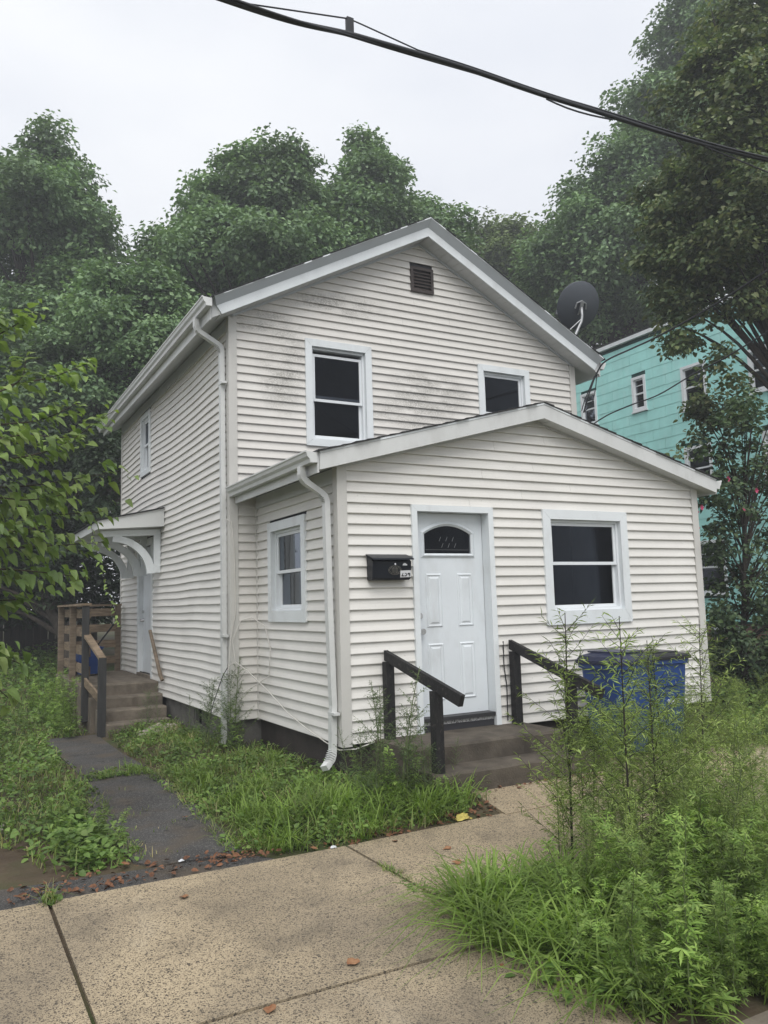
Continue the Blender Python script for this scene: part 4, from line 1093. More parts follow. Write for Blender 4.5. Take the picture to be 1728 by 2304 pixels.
# ------------------------------------------------------------------ cables
wc = MB(); wc.tube([(XM - 0.055, 2.28, 2.30), (XM - 0.01, 2.20, 2.26), (-0.30, 2.19, 1.9), (-0.29, 2.20, 1.2), (-0.36, 2.17, 0.92), (-0.40, 2.14, 0.55), (-0.37, 2.12, 0.40), (-0.30, 2.14, 0.55), (-0.34, 2.16, 0.9), (-0.24, 2.17, 1.12), (-0.12, 2.12, 1.15), (-0.045, 1.9, 1.05), (-0.04, 1.75, 0.8), (-0.045, 1.8, 0.5), (-0.22, 2.15, 0.30), (-0.30, 2.18, 0.1)], 0.0055, 6)
wc.tube([(-0.40, 2.16, 0.60), (-0.33, 2.1, 0.66), (-0.20, 2.05, 0.55), (-0.10, 1.7, 0.36), (-0.07, 1.2, 0.17), (-0.05, 0.75, 0.06), (-0.05, 0.3, -0.01), (-0.04, 0.02, -0.045), (0.10, -0.03, -0.045), (0.22, -0.03, -0.02), (0.34, -0.025, 0.005)], 0.0058, 6)
tag(wc.build('white_cable', 'cable_white', smooth=True), 'loose white cable looping from the corner downspout to the front corner', 'cable')
bc = MB(); bc.tube([(-0.40, 2.16, 0.60), (-0.43, 2.25, 0.5), (-0.44, 2.6, 0.15), (-0.42, 2.9, -0.2), (-0.40, 3.0, -0.4)], 0.005, 5)
tag(bc.build('black_cable', 'cable_black'), 'thin black cable dropping from the white coil into the weeds', 'cable')


def catmull(P, n=10):
    P = [np.array(p, float) for p in P]; Q = [2 * P[0] - P[1]] + P + [2 * P[-1] - P[-2]]; out = []
    for i in range(1, len(Q) - 2):
        for k in range(n):
            t = k / n
            out.append(0.5 * ((2 * Q[i]) + (-Q[i - 1] + Q[i + 1]) * t + (2 * Q[i - 1] - 5 * Q[i] + 4 * Q[i + 1] - Q[i + 2]) * t * t + (-Q[i - 1] + 3 * Q[i] - 3 * Q[i + 1] + Q[i + 2]) * t ** 3))
    return out + [P[-1]]


oc = thing('overhead_cable', 'thick bundled utility cable crossing the sky above the house front', 'cable', (0, -3.2, 4.4))
OL = Vector((0, -3.2, 4.4))
line = catmull([(-9, -3.2, 4.75), (-4, -3.2, 4.36), (-2.06, -3.2, 4.300), (-1.347, -3.2, 4.355), (-0.662, -3.2, 4.390), (0.224, -3.2, 4.405), (2.113, -3.2, 4.512), (6, -3.2, 5.0), (14, -3.2, 6.1)], 14)
m = MB(); m.tube([Vector(p) - OL for p in line], 0.0145, 10); m.build('trunk_cable', 'cable_black', oc, True)
m = MB(); m.tube([Vector(p) - OL + Vector((0, 0.016 * math.cos(i * 0.11), 0.016 * math.sin(i * 0.11) + 0.004)) for i, p in enumerate(line)], 0.0085, 8); m.build('second_cable', 'cable_black', oc, True)
wv = lambda i: 0.022
m = MB(); m.tube([Vector(p) - OL + Vector((0, 0, 0.024)) for p in line if p[0] < -1.9] + [Vector((-1.41, 0.0, 0.005 + 0.035)), Vector((-1.33, 0, 0.012 + 0.022))] + [Vector(p) - OL + Vector((0, 0, 0.022)) for p in line if p[0] > -1.0], 0.0045, 6); m.build('support_wire', 'cable_black', oc)
MB().box(-1.425, -1.385, -0.012, 0.012, -0.045, 0.043).build('spacer', 'cable_black', oc)
m = MB(); lw = [p for p in line if -0.05 < p[0] < 0.55]
m.tube([Vector(p) - OL + Vector((0, 0, -0.020 - 0.02 * math.sin(math.pi * i / (len(lw) - 1)))) for i, p in enumerate(lw)], 0.006, 6); m.build('loose_wire', 'cable_black', oc)
m = MB(); m.tube([Vector((1.25, 0, 0.045)), Vector((1.7, 0, 0.03)), Vector((2.4, 0.02, 0.02)), Vector((4, 0.1, 0.0))], 0.006, 6); m.build('loose_wire', 'cable_black', oc)


def wire(name, label, pts, r=0.008):
    m = MB(); m.tube([Vector(p) for p in catmull(pts, 8)], r, 6); return tag(m.build(name, 'cable_black'), label, 'cable', 'wires to the right eave')


hk = (XR + 0.06, 2.10, 4.02)
wire('service_wire', 'upper service wire running from the right eave past the teal wall', [hk, (5.16, 2.0, 4.35), (5.25, 1.92, 4.62), at(1365, 811, 11.9), at(1420, 785, 11.6), at(1480, 757, 11.0), at(1600, 690, 10.0), at(1800, 560, 8.6)], 0.013)
wire('service_wire', 'lower wire sagging from behind the addition roof towards the linden', [(XR + 0.02, 2.6, 3.55), at(1347, 946, 11.6), at(1410, 915, 11.2), at(1480, 889, 10.8), at(1560, 842, 10.3), at(1640, 800, 9.8), at(1800, 700, 8.8)], 0.009)
wire('drip_loop', 'outer black wire loop hanging under the right eave corner', [(5.25, 1.94, 4.58), (5.24, 1.98, 4.35), (5.19, 2.02, 4.15), hk], 0.008)
wire('drip_loop', 'inner black wire loop hanging under the right eave corner', [(5.22, 1.96, 4.56), (5.15, 2.02, 4.35), (5.10, 2.08, 4.18), (5.08, 2.12, 4.05)], 0.008)

# ------------------------------------------------------------------ the teal neighbour
TX = 12.5
tb = thing('neighbour_building', 'tall teal shingled building with white trimmed windows behind the linden', 'building', (TX, 7, 0.25))
TL = Vector((TX, 7, 0.25))


def tp(o, par=None):
    o.parent = par or tb
    if par is None: o.location = -TL
    return o


WT = Wall((TX, 0, 0), (0, 1, 0), (-1, 0, 0))
twins = [(9.44, 10.05, 6.02, 6.96), (7.66, 8.13, 6.03, 6.94), (5.80, 6.53, 5.70, 6.79), (3.85, 4.66, 5.68, 6.68), (5.80, 6.58, 3.70, 4.80), (5.62, 6.44, 1.26, 2.52), (3.75, 4.45, 3.70, 4.78), (3.6, 4.4, 1.26, 2.5)]
tm_ = MB(); us = sorted({1.0, 11.0, *[v for t in twins for v in t[:2]]})
for a, b in zip(us[:-1], us[1:]):
    lo = 0.60
    for g0, g1 in sorted((t[2] + 0.05, t[3] - 0.05) for t in twins if t[0] + 0.0 <= a and t[1] >= b):
        tm_.add([(TX, a, lo), (TX, b, lo), (TX, b, g0), (TX, a, g0)], [(0, 1, 2, 3)]); lo = g1
    tm_.add([(TX, a, lo), (TX, b, lo), (TX, b, 7.95), (TX, a, 7.95)], [(0, 1, 2, 3)])
tm_.add([(TX, 1, 0.6), (17, 1, 0.6), (17, 1, 7.95), (TX, 1, 7.95)], [(0, 1, 2, 3)]); tm_.add([(TX, 11, 0.6), (17, 11, 0.6), (17, 11, 7.95), (TX, 11, 7.95)], [(0, 1, 2, 3)]); tm_.add([(17, 1, 0.6), (17, 11, 0.6), (17, 11, 7.95), (17, 1, 7.95)], [(0, 1, 2, 3)])
tp(tm_.build('wall', 'teal_gap'))
tp(MB().box(TX + 0.05, 16.9, 1.05, 10.95, -0.6, 0.599).build('foundation', 'brick_paint'))
tp(MB().box(TX - 0.10, 17.1, 0.9, 11.1, 7.951, 8.05).build('roof', 'trim_white')); tp(MB().box(TX - 0.08, 20.08, 0.92, 11.08, 8.051, 8.10).build('roof', 'shingle'))
tp(MB().box(TX - 0.03, TX - 0.001, 1.0, 11.0, 0.585, 0.625).build('water_table', 'teal_gap'))
# asbestos shingles: one mesh shared by all whole pieces
SH, SW_ = 0.2672, 0.61
shm = MB().loft([(-0.003, 0.004, 0), (-0.014, 0.004, 0.002), (-0.006, 0.004, SH + 0.01), (0.0, 0.004, SH + 0.01)], [(-0.003, SW_ - 0.004, 0), (-0.014, SW_ - 0.004, 0.002), (-0.006, SW_ - 0.004, SH + 0.01), (0.0, SW_ - 0.004, SH + 0.01)])
me_s = bpy.data.meshes.new('shingle'); me_s.from_pydata(shm.v, [], shm.f); me_s.materials.append(MATS['teal'])
rest = MB(); rn = random.Random(5); nparts = 0
row = 0; z = 0.63
while z < 7.7:
    y = 1.0 - (row * 0.37 % 1.0) * SW_
    while y < 11.0:
        y0, y1 = max(y, 1.0), min(y + SW_, 11.0)
        segs = [(y0, y1)]
        for t in twins:
            if z + SH > t[2] + 0.06 and z < t[3] - 0.06:
                new = []
                for a, b in segs:
                    if t[1] <= a or t[0] >= b: new.append((a, b)); continue
                    if t[0] > a: new.append((a, t[0]))
                    if t[1] < b: new.append((t[1], b))
                segs = new
        for a, b in segs:
            if b - a < 0.03: continue
            dz = rn.uniform(-0.006, 0.006); ht = min(1.0, (7.94 - z) / (SH + 0.01))
            if 3.55 < a < 10.3 and nparts < 300:
                o = bpy.data.objects.new('shingle', me_s); COL.objects.link(o); o.parent = tb
                o.location = Vector((TX, a, z + dz)) - TL; o.scale = (1, (b - a) / SW_, ht); nparts += 1
            else:
                k = (b - a) / SW_
                rest.add([(TX + p[0], a + p[1] * k, z + dz + p[2] * ht) for p in shm.v], shm.f)
        y += SW_
    z += SH; row += 1
tag(tp(rest.build('more_shingles', 'teal')), kind='stuff')
for i, t in enumerate(twins):
    mb, (a, b, c, d) = casing(WT, t, 0.07, 0.035, 'sash_white')
    wbox(mb, WT, t[0] - 0.03, t[1] + 0.03, t[2] - 0.035, t[2] - 0.001, -0.004, 0.06)
    w_ = tp(mb.build('window', 'sash_white'))
    f = MB(); frame_ring(f, WT, a, b, c, d, 0.03, -0.06, 0.0); zm = (c + d) / 2
    wbox(f, WT, a + 0.03, b - 0.03, zm - 0.02, zm + 0.02, -0.06, 0.0); wbox(f, WT, a + 0.03, b - 0.03, d - (d - c) * 0.22 - 0.008, d - (d - c) * 0.22 + 0.008, -0.03, -0.01)
    f.build('sash', 'sash_white', w_)
    g1 = MB(); wbox(g1, WT, a + 0.03, b - 0.03, c + 0.03, zm - 0.02, -0.035, -0.031); g1.build('pane', 'window_glass', w_)
    g1 = MB(); wbox(g1, WT, a + 0.03, b - 0.03, zm + 0.02, d - 0.03, -0.035, -0.031); g1.build('pane', 'window_glass', w_)
    if i in (0, 2, 3, 4, 5):
        g1 = MB(); lo = c + (d - c) * (0.0 if i in (0, 3) else 0.45)
        wbox(g1, WT, a, b, lo, d, -0.12, -0.11); g1.build('blind', 'blind', w_)
for y0 in (5.55, 9.2):
    mb = MB(); wbox(mb, Wall((TX + 0.05, 0, 0), (0, 1, 0), (-1, 0, 0)), y0 - 0.1, y0 + 0.65, 0.05, 0.5, 0.0, 0.03); w_ = tp(mb.build('basement_window', 'sash_white'))
    mb = MB(); wbox(mb, Wall((TX + 0.05, 0, 0), (0, 1, 0), (-1, 0, 0)), y0 - 0.02, y0 + 0.57, 0.12, 0.43, 0.031, 0.034); mb.build('pane', 'window_glass', w_)

# ------------------------------------------------------------------ back fence, gazebo and the house behind them
fc = thing('back_fence', 'dark weathered board fence across the back yard', 'fence', (-2, 17.2, 0))
FL = Vector((-2, 17.2, 0))
for i in range(44):
    x = -7.5 + i * 0.185; z0 = gz(x, 17.2); h = 1.30 + 0.02 * math.sin(i * 2.1)
    o = MB().box(x, x + 0.17, 17.19 + (i % 3) * 0.006, 17.215 + (i % 3) * 0.006, z0 - 0.05, h).build('board', 'fence_wood', fc); o.location = -FL
for z in (0.45, 1.0):
    o = MB().box(-7.5, 0.6, 17.12, 17.17, z, z + 0.09).build('fence_rail', 'fence_wood', fc); o.location = -FL
gzb = thing('gazebo', 'pale canvas gazebo roof showing over the back fence', 'gazebo', (-2.2, 20.3, 0))
GL = np.array((-2.2, 20.3, 0.0))


def pyr(x, y, z0, z1, z2, r, m, nm):
    b = MB(); a = [(x + sx * r, y + sy * r, z0) for sx, sy in ((-1, -1), (1, -1), (1, 1), (-1, 1))]; c = [(p[0], p[1], z1) for p in a]; t = [(x + sx * 0.35, y + sy * 0.35, z2) for sx, sy in ((-1, -1), (1, -1), (1, 1), (-1, 1))]
    b.rings([a, c, t]); b.build(nm, m, gzb)


pyr(0, 0, 1.22, 1.40, 1.66, 1.25, 'canvas', 'canopy'); pyr(0, 0, 1.70, 1.72, 1.86, 0.55, 'canvas', 'vent_cap')
for sx, sy in ((-1, -1), (1, -1), (1, 1), (-1, 1)):
    MB().box(sx * 1.15 - 0.04, sx * 1.15 + 0.04, sy * 1.15 - 0.04, sy * 1.15 + 0.04, 0.0, 1.22).build('leg', 'brown_metal', gzb)
fh = thing('far_house', 'pale sided house glimpsed through leaves at the left edge', 'house', (-5.2, 25.0, 0))
for i in range(16):
    MB().box(-4.2, 3.02, -0.02 - 0.01, 0.0, 0.3 + i * 0.2, 0.3 + i * 0.2 + 0.185).build('siding_board', 'vinyl', fh)
MB().box(-4.2, 3.0, 0.001, 5, 0.2, 3.5).build('wall', 'sheathing', fh)
MB().loft([(-4.5, -0.4, 3.5), (3.3, -0.4, 3.5), (3.3, 5.4, 3.5), (-4.5, 5.4, 3.5)], [(-4.5, 2.4, 5.4), (3.3, 2.4, 5.4), (3.3, 2.6, 5.4), (-4.5, 2.6, 5.4)]).build('roof', 'shingle', fh)


# ------------------------------------------------------------------ foliage
def unit(v): return v / (np.linalg.norm(v, axis=-1, keepdims=True) + 1e-9)


def leaves(pos, nrm, tip, L, Wd, fold=0.12, six=False):
    """leaf blades: pos base points, nrm normals, tip directions; arrays. returns V, F"""
    n = len(pos); nrm = unit(nrm); tip = unit(tip - nrm * (tip * nrm).sum(1, keepdims=True)); sd = np.cross(tip, nrm)
    L = L[:, None]; Wd = Wd[:, None]
    if six:
        P = [pos, pos + tip * L * 0.28 + sd * Wd * 0.48 + nrm * L * fold * .6, pos + tip * L * 0.62 + sd * Wd * 0.40 + nrm * L * fold * .3, pos + tip * L - nrm * L * 0.10,
             pos + tip * L * 0.62 - sd * Wd * 0.40 + nrm * L * fold * .3, pos + tip * L * 0.28 - sd * Wd * 0.48 + nrm * L * fold * .6]
        V = np.stack(P, 1).reshape(-1, 3); b = (np.arange(n) * 6)[:, None]
        F = np.concatenate([b + np.array([[0, 1, 2, 3]]), b + np.array([[0, 3, 4, 5]])])
        return V, F
    P = [pos, pos + tip * L * 0.45 + sd * Wd * 0.5 + nrm * L * fold, pos + tip * L - nrm * L * 0.08, pos + tip * L * 0.45 - sd * Wd * 0.5 + nrm * L * fold]
    V = np.stack(P, 1).reshape(-1, 3); b = (np.arange(n) * 4)[:, None]
    F = np.concatenate([b + np.array([[0, 1, 2]]), b + np.array([[0, 2, 3]])])
    return V, F


def crown_data(lobes, ncl, nlf, cr, ls, seed, six=False, droop=0.25, shell=0.80, flat=0.6):
    r = np.random.default_rng(seed); lobes = np.array(lobes, float)
    # every lobe carries smaller boughs; the leaf clumps sit on the boughs
    sub = []
    for L_ in lobes:
        m_ = int(np.clip(10 + 5 * L_[3] / max(cr, .2), 10, 26)); dd_ = unit(r.normal(size=(m_, 3))); dd_[:, 2] = np.where(dd_[:, 2] < -0.6, -dd_[:, 2], dd_[:, 2])
        rr_ = np.where(r.random(m_) < 0.85, r.uniform(0.50, 1.14, m_), r.uniform(0.1, 0.5, m_)); k_ = r.uniform(0.14, 0.40, m_)
        c_ = L_[:3] + dd_ * L_[3:6] * rr_[:, None]
        sub.append(np.column_stack([c_, np.outer(k_, L_[3:6]) * np.array([1.15, 1.15, 0.85]), dd_]))
    sub = np.concatenate(sub)
    ar = sub[:, 3] * sub[:, 5]; k = r.choice(len(sub), ncl, p=ar / ar.sum())
    d = unit(r.normal(size=(ncl, 3)) + np.array([0, 0, 0.35]) + 0.5 * sub[k, 6:9])
    rad = np.where(r.random(ncl) < shell, 1 - np.abs(r.normal(0, 0.16, ncl)), r.random(ncl) ** 0.5)
    rad = rad + np.where(r.random(ncl) < 0.20, r.random(ncl) * 0.75, 0)
    c = sub[k, :3] + d * sub[k, 3:6] * rad[:, None]
    d = unit(d + sub[k, 6:9])
    size = cr * r.uniform(0.40, 1.25, ncl)
    nl = np.maximum(4, (nlf * (size / cr) ** 2 * r.uniform(0.6, 1.3, ncl)).astype(int)); ci = np.repeat(np.arange(ncl), nl); n = len(ci)
    off = r.normal(size=(n, 3)); off = unit(off) * (r.random(n) ** 0.45)[:, None] * size[ci][:, None]; off[:, 2] *= flat
    off[:, 2] -= 0.25 * (off[:, 0] ** 2 + off[:, 1] ** 2) / size[ci]
    pos = c[ci] + off
    out = unit(off * np.array([1, 1, 0.6]) + d[ci] * size[ci][:, None] * 0.5)
    nrm = out * 0.45 + np.array([0, 0, 0.75]) + r.normal(0, 0.45, (n, 3))
    tip = out * 0.8 + r.normal(0, 0.6, (n, 3)) + np.array([0, 0, -droop])
    L = ls * r.uniform(0.65, 1.35, n)
    V, F = leaves(pos, nrm, tip, L, L * r.uniform(0.55, 0.8, n), six=six)
    return V, F, c


def tree(name, label, base, lobes, ncl, nlf, cr, ls, seed, m, group=None, rt=0.25, six=False, bark='bark', nb=26, shell=0.80, cat='tree', flat=0.6):
    base = np.array(base, float); t = thing(name, label, cat, tuple(base), group)
    V, F, c = crown_data(lobes, ncl, nlf, cr, ls, seed, six, shell=shell, flat=flat)
    o = bpy.data.objects.new('crown', np_mesh('crown', V - base, F, m)); link(o, t)
    mb = MB(); lob = np.array(lobes); top = lob[np.argmax(lob[:, 2])][:3]; mid = lob[:, :3].mean(0)
    r = random.Random(seed); spine = [base - np.array((0, 0, 0.3)), base + (mid - base) * np.array((0.15, 0.15, 0.35)) + np.array((r.uniform(-.2, .2), r.uniform(-.2, .2), 0)), base * 0.3 + mid * 0.7, mid * 0.4 + top * 0.6, top]
    sp_ = catmull(spine, 6); rr_ = [rt * (1.25 if i == 0 else 1) * (1 - 0.93 * i / (len(sp_) - 1)) for i in range(len(sp_))]
    mb.tube([Vector(p - base) for p in sp_], rr_, 9)
    rs = np.random.default_rng(seed + 9)
    for q in rs.choice(len(c), min(nb, len(c)), replace=False):
        e = c[q]; k = int(np.clip(np.searchsorted([p[2] for p in sp_], base[2] + (e[2] - base[2]) * 0.62), 2, len(sp_) - 2)); s = sp_[k]
        mid2 = s * 0.5 + e * 0.5 + np.array((0, 0, 0.10 * np.linalg.norm(e - s)))
        pts = catmull([s, mid2, e], 4); r0 = rr_[k] * 0.5
        mb.tube([Vector(p - base) for p in pts], [max(0.008, r0 * (1 - 0.9 * i / (len(pts) - 1))) for i in range(len(pts))], 5)
    mb.build('trunk', bark, t, True)
    return t


def lob(px, py, rx, ry, depth, dd=0.0, kd=0.9):
    """an ellipsoid of foliage from its outline in the survey picture"""
    p = at(px, py, depth + dd); k = (depth + dd) / FPX
    return (p[0], p[1], p[2], rx * k * (0.5 + 0.5 * kd), rx * k * (0.5 + 0.5 * kd), ry * k)


def gb(px, depth):
    p = at(px, 1400, depth); return (p[0], p[1], gz(p[0], p[1]))


# big trees behind
tree('maple_tree', 'tall hazy maple rising at the far left behind the yard', gb(40, 25),
     [lob(122, 320, 40, 75, 25), lob(110, 410, 75, 80, 25), lob(190, 420, 35, 60, 25), lob(70, 500, 120, 120, 25, -1), lob(180, 590, 80, 125, 25, .5), lob(20, 640, 150, 160, 25, 1), lob(210, 720, 90, 130, 25, -.5), lob(-30, 470, 75, 130, 25), lob(120, 760, 150, 120, 25, -1.5)],
     1150, 96, 0.64, 0.152, 11, 'leaf_maple', rt=0.35)
tree('maple_tree', 'darker maple filling the gap between the far left tree and the roof', gb(300, 21),
     [lob(330, 665, 70, 75, 21), lob(270, 760, 110, 130, 21, -.5), lob(380, 740, 90, 110, 21), lob(300, 880, 140, 130, 21, .5), lob(120, 930, 150, 150, 21, -.5), lob(20, 840, 130, 140, 21, .4)],
     1150, 84, 0.54, 0.138, 12, 'leaf_maple', rt=0.28)
tree('maple_tree', 'broad maple with two humps directly behind the left roof slope', gb(590, 25),
     [lob(622, 385, 62, 80, 25), lob(560, 400, 55, 60, 25), lob(560, 470, 130, 100, 25, .6), lob(668, 480, 75, 105, 25, -.5), lob(468, 560, 78, 80, 25, .3), lob(560, 620, 190, 110, 25, -.6), lob(405, 665, 45, 70, 25), lob(700, 600, 110, 120, 25)],
     1300, 96, 0.62, 0.152, 13, 'leaf_maple', rt=0.35)
tree('maple_tree', 'pointed maple right behind the roof ridge', gb(850, 27),
     [lob(822, 375, 40, 70, 27), lob(850, 430, 50, 60, 27), lob(822, 490, 75, 110, 27, -.5), lob(890, 480, 60, 90, 27), lob(960, 520, 75, 70, 27, .5), lob(880, 580, 140, 110, 27), lob(1000, 560, 40, 60, 27)],
     900, 96, 0.62, 0.158, 14, 'leaf_maple', rt=0.32)
tree('ash_tree', 'lighter yellow green tree beyond the ridge, left of the dish', gb(1110, 36),
     [lob(1095, 545, 48, 45, 36), lob(1140, 600, 90, 70, 36, -.5), lob(1220, 585, 50, 55, 36), lob(1070, 640, 60, 80, 36), lob(1190, 680, 120, 100, 36, -.8), lob(1290, 640, 80, 120, 36)],
     760, 90, 0.72, 0.18, 15, 'leaf_yellow_green', rt=0.3)
tree('oak_tree', 'large dark tree behind the teal building stepping up to the right', gb(1420, 28.5),
     [lob(1330, 470, 75, 70, 28.5), lob(1420, 420, 95, 110, 28.5, -.8), lob(1300, 600, 100, 110, 28.5), lob(1480, 300, 85, 120, 28.5), lob(1420, 560, 150, 120, 28.5, -1), lob(1530, 180, 80, 130, 28.5, .5), lob(1550, 420, 120, 160, 28.5, -.5), lob(1330, 700, 120, 80, 28.5, .5), lob(1600, 80, 90, 110, 28.5), lob(1480, 680, 130, 90, 28.5), lob(1370, 740, 120, 60, 28.5), lob(1290, 720, 80, 90, 28.5, 1), lob(1250, 640, 60, 100, 28.5, 2)],
     1800, 88, 0.74, 0.165, 16, 'leaf_maple', rt=0.45)
tree('linden_tree', 'near olive green linden overhanging the teal building at the right', gb(2080, 13.5),
     [lob(1640, 250, 120, 170, 13.5), lob(1700, 90, 110, 130, 13.5, .5), lob(1590, 420, 120, 150, 13.5, .2), lob(1680, 480, 130, 180, 13.5, -.6), lob(1530, 560, 85, 100, 13.5, .3), lob(1610, 640, 130, 110, 13.5, -.3), lob(1740, 640, 70, 90, 13.5, .4), lob(1500, 690, 40, 45, 13.5), lob(1560, 760, 60, 60, 13.5), lob(1630, 820, 36, 70, 13.5, -.2), lob(1585, 910, 30, 60, 13.5), lob(1555, 1000, 22, 36, 13.5), lob(1650, 930, 25, 60, 13.5), lob(1800, 420, 140, 260, 13.5)],
     2200, 48, 0.28, 0.09, 17, 'leaf_linden', rt=0.17, six=True, nb=46)
tree('flowering_shrub', 'dark rose of sharon shrub with pink flowers right of the house', gb(1690, 11.3),
     [lob(1650, 1090, 60, 130, 11.3), lob(1640, 1230, 55, 110, 11.3, .2), lob(1700, 1180, 70, 190, 11.3, .4), lob(1680, 1350, 75, 120, 11.3), lob(1655, 1450, 45, 80, 11.3, -.2), lob(1720, 1480, 70, 110, 11.3), lob(1600, 1010, 30, 60, 11.3), lob(1600, 1110, 35, 50, 11.3), lob(1610, 1350, 28, 60, 11.3), lob(1690, 980, 60, 80, 11.3), lob(1670, 1540, 70, 60, 11.3), lob(1730, 1570, 70, 70, 11.3), lob(1640, 1500, 40, 60, 11.3)],
     640, 24, 0.16, 0.07, 18, 'leaf_shrub', rt=0.07, six=True, nb=70, shell=0.6, cat='shrub')
for (px, py) in ((1566, 1152), (1577, 1142), (1636, 1078), (1700, 1104), (1672, 1144), (1568, 1188)):
    p = at(px, py, 11.0); mb = MB()
    for k in range(5):
        q = k * 1.257; e = Vector((math.cos(q), -0.5, math.sin(q))).normalized()
        s = Vector((-math.sin(q), 0, math.cos(q)))
        mb.add([(0, 0, 0), e * 0.028 + s * 0.02, e * 0.045 + Vector((0, -0.004, 0)), e * 0.028 - s * 0.02], [(0, 1, 2), (0, 2, 3)])
    o = mb.build('flower', 'pink_petal'); par = [x for x in COL.objects if x.name.startswith('flowering_shrub')][0]
    o.parent = par; o.location = Vector(p) - par.location
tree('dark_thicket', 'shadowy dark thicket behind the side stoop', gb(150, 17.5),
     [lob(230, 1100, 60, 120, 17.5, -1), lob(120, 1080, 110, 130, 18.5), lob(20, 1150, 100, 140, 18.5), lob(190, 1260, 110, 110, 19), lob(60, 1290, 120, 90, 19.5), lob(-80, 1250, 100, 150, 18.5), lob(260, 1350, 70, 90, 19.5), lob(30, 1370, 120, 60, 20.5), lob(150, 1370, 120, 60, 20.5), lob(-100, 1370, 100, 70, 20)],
     1300, 44, 0.42, 0.13, 19, 'leaf_maple_shaded', rt=0.2, cat='thicket', nb=40)
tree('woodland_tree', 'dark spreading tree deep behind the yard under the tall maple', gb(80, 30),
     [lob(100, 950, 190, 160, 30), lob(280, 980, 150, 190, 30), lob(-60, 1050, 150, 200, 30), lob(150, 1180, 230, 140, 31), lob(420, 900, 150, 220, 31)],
     700, 50, 0.9, 0.25, 20, 'leaf_maple_shaded', rt=0.35)
# the near tree whose branches enter from the left: each big leaf is a piece of its own
nt_ = thing('young_tree', 'young broad leaved tree reaching in from the left edge', 'tree', (-3.75, 0.35, gz(-3.75, 0.35)))
NB = np.array((-3.75, 0.35, gz(-3.75, 0.35)))


def big_leaf(seed):
    r = random.Random(seed); n = 7; mb = MB(); c = []; l = []; rr = []
    for i in range(n):
        t = i / (n - 1); w = 0.31 * math.sin(math.pi * min(1, t * 0.96 + 0.04) ** 0.75) ** 0.85 * (1 - 0.25 * t) if 0 < i < n - 1 else 0.0
        zc = -0.34 * t * t + 0.05 * math.sin(t * 6 + seed * 1.7)
        c.append((t, 0, zc)); l.append((t - 0.04 * w, w * (1 + r.uniform(-.08, .08)), zc + w * 0.32 + r.uniform(-.02, .02))); rr.append((t - 0.04 * w, -w * (1 + r.uniform(-.08, .08)), zc + w * 0.32 + r.uniform(-.02, .02)))
    vs_ = c + l + rr; fs = []
    for i in range(n - 1):
        fs += [(i, i + 1, n + i + 1, n + i), (i + 1, i, 2 * n + i, 2 * n + i + 1)]
    me = bpy.data.meshes.new('leaf'); me.from_pydata(vs_, [], fs); me.materials.append(MATS['leaf_big']); me.validate()
    for p in me.polygons: p.use_smooth = True
    return me


BL = [big_leaf(s) for s in range(4)]
rn = random.Random(77); nleaf = 0; extra = []
tw = MB(); K6 = 6.2
bp = [([(-260, 900), (-90, 800), (20, 740), (80, 700)], 20), ([(-200, 980), (-20, 880), (110, 850), (205, 815)], 22), ([(-220, 1000), (-30, 960), (90, 945), (180, 905)], 20),
      ([(-240, 1060), (-40, 1040), (120, 1010), (255, 925)], 26), ([(-240, 1120), (-40, 1100), (90, 1090), (270, 1060)], 26), ([(-250, 1180), (-40, 1160), (90, 1160), (255, 1150)], 24),
      ([(-220, 1220), (-50, 1230), (80, 1230), (235, 1220)], 24), ([(-200, 1290), (-40, 1280), (70, 1285), (195, 1300)], 20), ([(-200, 1350), (-60, 1350), (20, 1350), (60, 1345)], 12),
      ([(-260, 860), (-140, 780), (-40, 760), (10, 700)], 16), ([(-200, 940), (-60, 900), (40, 860), (60, 800)], 16), ([(-200, 1080), (-60, 1010), (40, 980), (150, 985)], 18), ([(-220, 1180), (-60, 1120), (60, 1125), (160, 1110)], 18), ([(-200, 1240), (-60, 1190), (30, 1195), (120, 1180)], 18), ([(-180, 1420), (-80, 1450), (-10, 1470), (60, 1500)], 12), ([(-180, 1480), (-80, 1520), (-20, 1540), (30, 1580)], 8)]
trunkpts = [NB, NB + np.array((0.05, 0, 0.9)), NB + np.array((0.0, -0.1, 2.0)), NB + np.array((0.12, -0.2, 3.2)), NB + np.array((0.25, -0.25, 4.4))]
